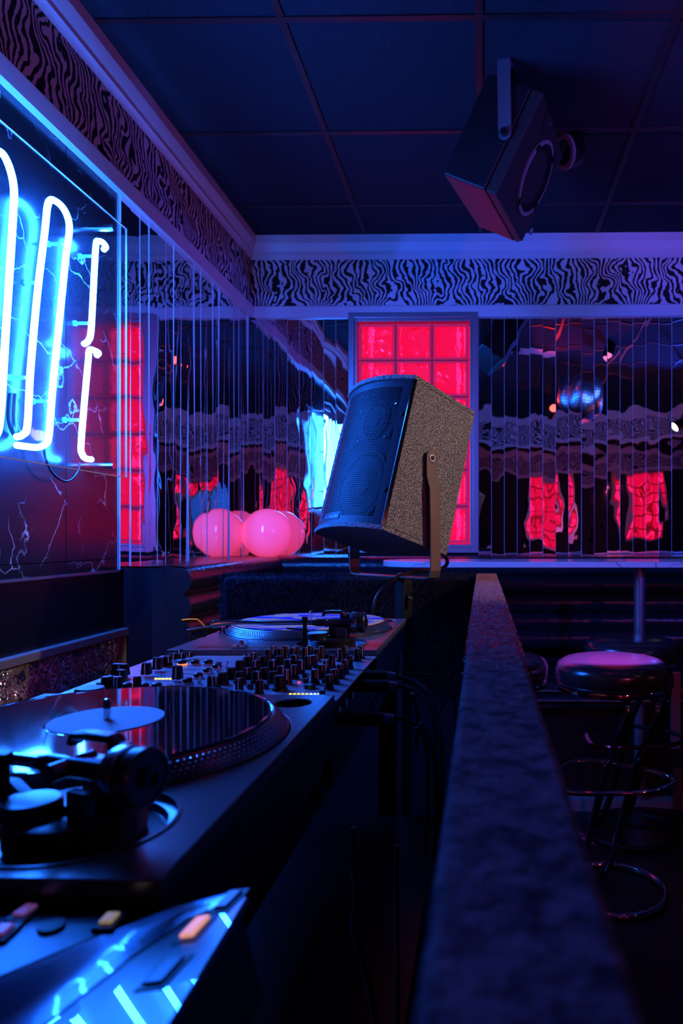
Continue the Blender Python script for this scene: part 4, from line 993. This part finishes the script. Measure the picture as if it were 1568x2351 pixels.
table(-.44, .717, True, False, 'long white marble table with rounded end behind the loudspeaker', .69)
table(.7195, 1.9, False, False, 'second white marble table continuing to the right of the seam', 1.75)

# ---------------------------------------------------------------- bar stools
def make_stool():
    t = thing('bar_stool', (0, 0, 0), 'x', 'stool', 'round bar stools by the marble tables')
    zt = .80
    MB().lathe([(0, zt), (.06, zt-.0015), (.12, zt-.0065), (.160, zt-.014), (.181, zt-.026), (.190, zt-.045), (.189, zt-.075), (.183, zt-.090), (0, zt-.092)], 72).build('seat', 'vinyl_seat', parent=t, smooth=60)
    MB().lathe([(.180, zt-.092), (.191, zt-.092), (.1935, zt-.100), (.191, zt-.109), (.150, zt-.112), (0, zt-.112)], 72).build('seat_ring', 'chrome', parent=t, smooth=50)
    for x in (.02, .115):
        MB().tube([(x-.03, .10, zt-.118), (x-.01, -.06, zt-.118), (x, -.115, zt-.122), (x+.004, -.135, zt-.145), (x-.002, -.135, zt-.19), (x-.05, -.09, .46), (x-.115, -.02, .14), (x-.145, .05, .03), (x-.15, .09, .012)], .0125, 14).build('leg', 'chrome_dim', parent=t, smooth=60)
    MB().tube([(.175*math.cos(a), .175*math.sin(a), .012) for a in [2*PI*i/36 for i in range(36)]], .0115, 12, closed=True, smooth=False).build('base_ring', 'chrome', parent=t, smooth=60)
    MB().tube([(-.16, -.18, .40), (.05, -.20, .41), (.15, -.17, .42), (.16, -.11, .43), (.0, -.02, .44), (-.12, .0, .44), (-.19, -.06, .42), (-.19, -.14, .405)], .0085, 12, closed=True).build('foot_rail', 'chrome', parent=t, smooth=60)
    return t
st1 = make_stool(); st1.location = (.436, 2.36, 0); st1['label'] = 'round black bar stool in full view right of the carpeted rail, glossy red-lit seat'
st2 = copy_tree(st1); st2.location = (.035, 2.42, 0); st2['label'] = 'bar stool mostly hidden behind the carpeted rail, only seat edge showing'
st3 = copy_tree(st1); st3.location = (.603, 2.83, 0); st3['label'] = 'bar stool darkened as if shaded, farthest back, half hidden behind the nearer stool and the table pole'

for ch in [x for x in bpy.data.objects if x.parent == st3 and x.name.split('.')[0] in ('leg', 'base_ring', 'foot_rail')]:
    ch.data = ch.data.copy(); ch.data.materials[0] = Z['black']  # black swapped in for chrome, standing in for the shade there
# ---------------------------------------------------------------- things seen only in the mirrors, and lamps, some of them added
db = thing('mirror_ball', (.92, 1.2, CZ+1.29), 'mirror ball hanging from the ceiling, seen reflected in the mirrored wall', 'mirror ball')
n1_, n2_ = 26, 52; bm_ = MB(); rb = .2
for i in range(n1_):
    a0 = PI*i/n1_; a1 = PI*(i+1)/n1_; k = max(4, int(n2_*math.sin((a0+a1)/2)))
    for j in range(k):
        t0, t1 = 2*PI*(j+.06)/k, 2*PI*(j+.94)/k; q0, q1 = a0+(a1-a0)*.05, a1-(a1-a0)*.05
        f = [Vector((rb*math.sin(a)*math.cos(t), rb*math.sin(a)*math.sin(t), rb*math.cos(a))) for a, t in ((q0, t0), (q1, t0), (q1, t1), (q0, t1))]
        if abs(math.sin(q0)) < .02: f = f[1:]+[Vector((0, 0, f[0].z))]
        bm_.add(f, [tuple(range(len(f)))])
bm_.build('mirror_tiles', 'tile', parent=db)
MB().lathe([(.192*math.sin(PI*i/24), .192*math.cos(PI*i/24)) for i in range(25)], 40).build('core', 'black', parent=db, smooth=60)
MB().cyl((0, 0, .19), (0, 0, HC-CZ-1.29), .004, n=8).build('hanger', 'black', parent=db)
pp_ = MB().box(.32, .60, 1.42, 1.62, HC-.012, HC-.0065).build('ceiling_panel', 'paper'); tag(pp_, 'pale rectangular ceiling panel near the mirror ball, seen in the mirrors', 'panel')
LB = {'warm_spot_light': ('lamp_warm', 'white-lit stage lamp hanging at right, seen in the mirror edge'),
 'pink_wash_light': ('lamp_pink', 'pink wash lamp on a stand behind the lens'),
 'magenta_wash_light': ('lamp_pink', 'pink wash lamp by the right wall'),
 'added_blue_fill': ('lamp_blue', 'added blue fill lamp right of the lens'),
 'red_spot_light': ('lamp_red', 'small red spot lamp beside the mirror ball'),
 'added_rear_wash': ('lamp_pink', 'added pink lamp brightening the beam behind the lens'),
 'added_rear_red': ('lamp_pink', 'added low pink lamp brightening the rear part of the room'),
 'purple_pin_light': ('lamp_pink', 'added purple pin spot over the bar stools, tinting a seat'),
 'red_pin_light': ('lamp_red', 'added red pin spot over the booth rail, tinting a stool seat'),
 'added_ball_spot': ('lamp_blue', 'added blue spot lamp brightening the mirror ball')}
for n, loc, tg, e, c, r, cone in LIGHTS:
    P0 = lin(loc); d = (lin(tg)-P0).normalized(); mt, lb = LB[n]
    t = thing('stage_lamp', P0, lb, 'lamp')
    Mx = Matrix.Translation(P0-d*.03) @ d.to_track_quat('Z', 'Y').to_matrix().to_4x4()
    MB().lathe([(.050, .02), (.056, -.0), (.056, -.10), (.035, -.14), (0, -.14)], 28, Mx).build('housing', 'black', parent=t, world=True, smooth=40)
    MB().lathe([(.050, .012), (.03, .004), (0, .0)], 28, Mx).build('lens', mt, parent=t, world=True, smooth=40)
    if loc[2] > .85: MB().cyl(P0-d*.1, Vector((P0.x-d.x*.1, P0.y-d.y*.1, HC)), .01, n=10).build('hanger', 'black', parent=t, world=True)
    else: MB().cyl(P0-d*.1, Vector((P0.x-d.x*.1, P0.y-d.y*.1, 0)), .012, n=10).build('stand', 'black', parent=t, world=True)
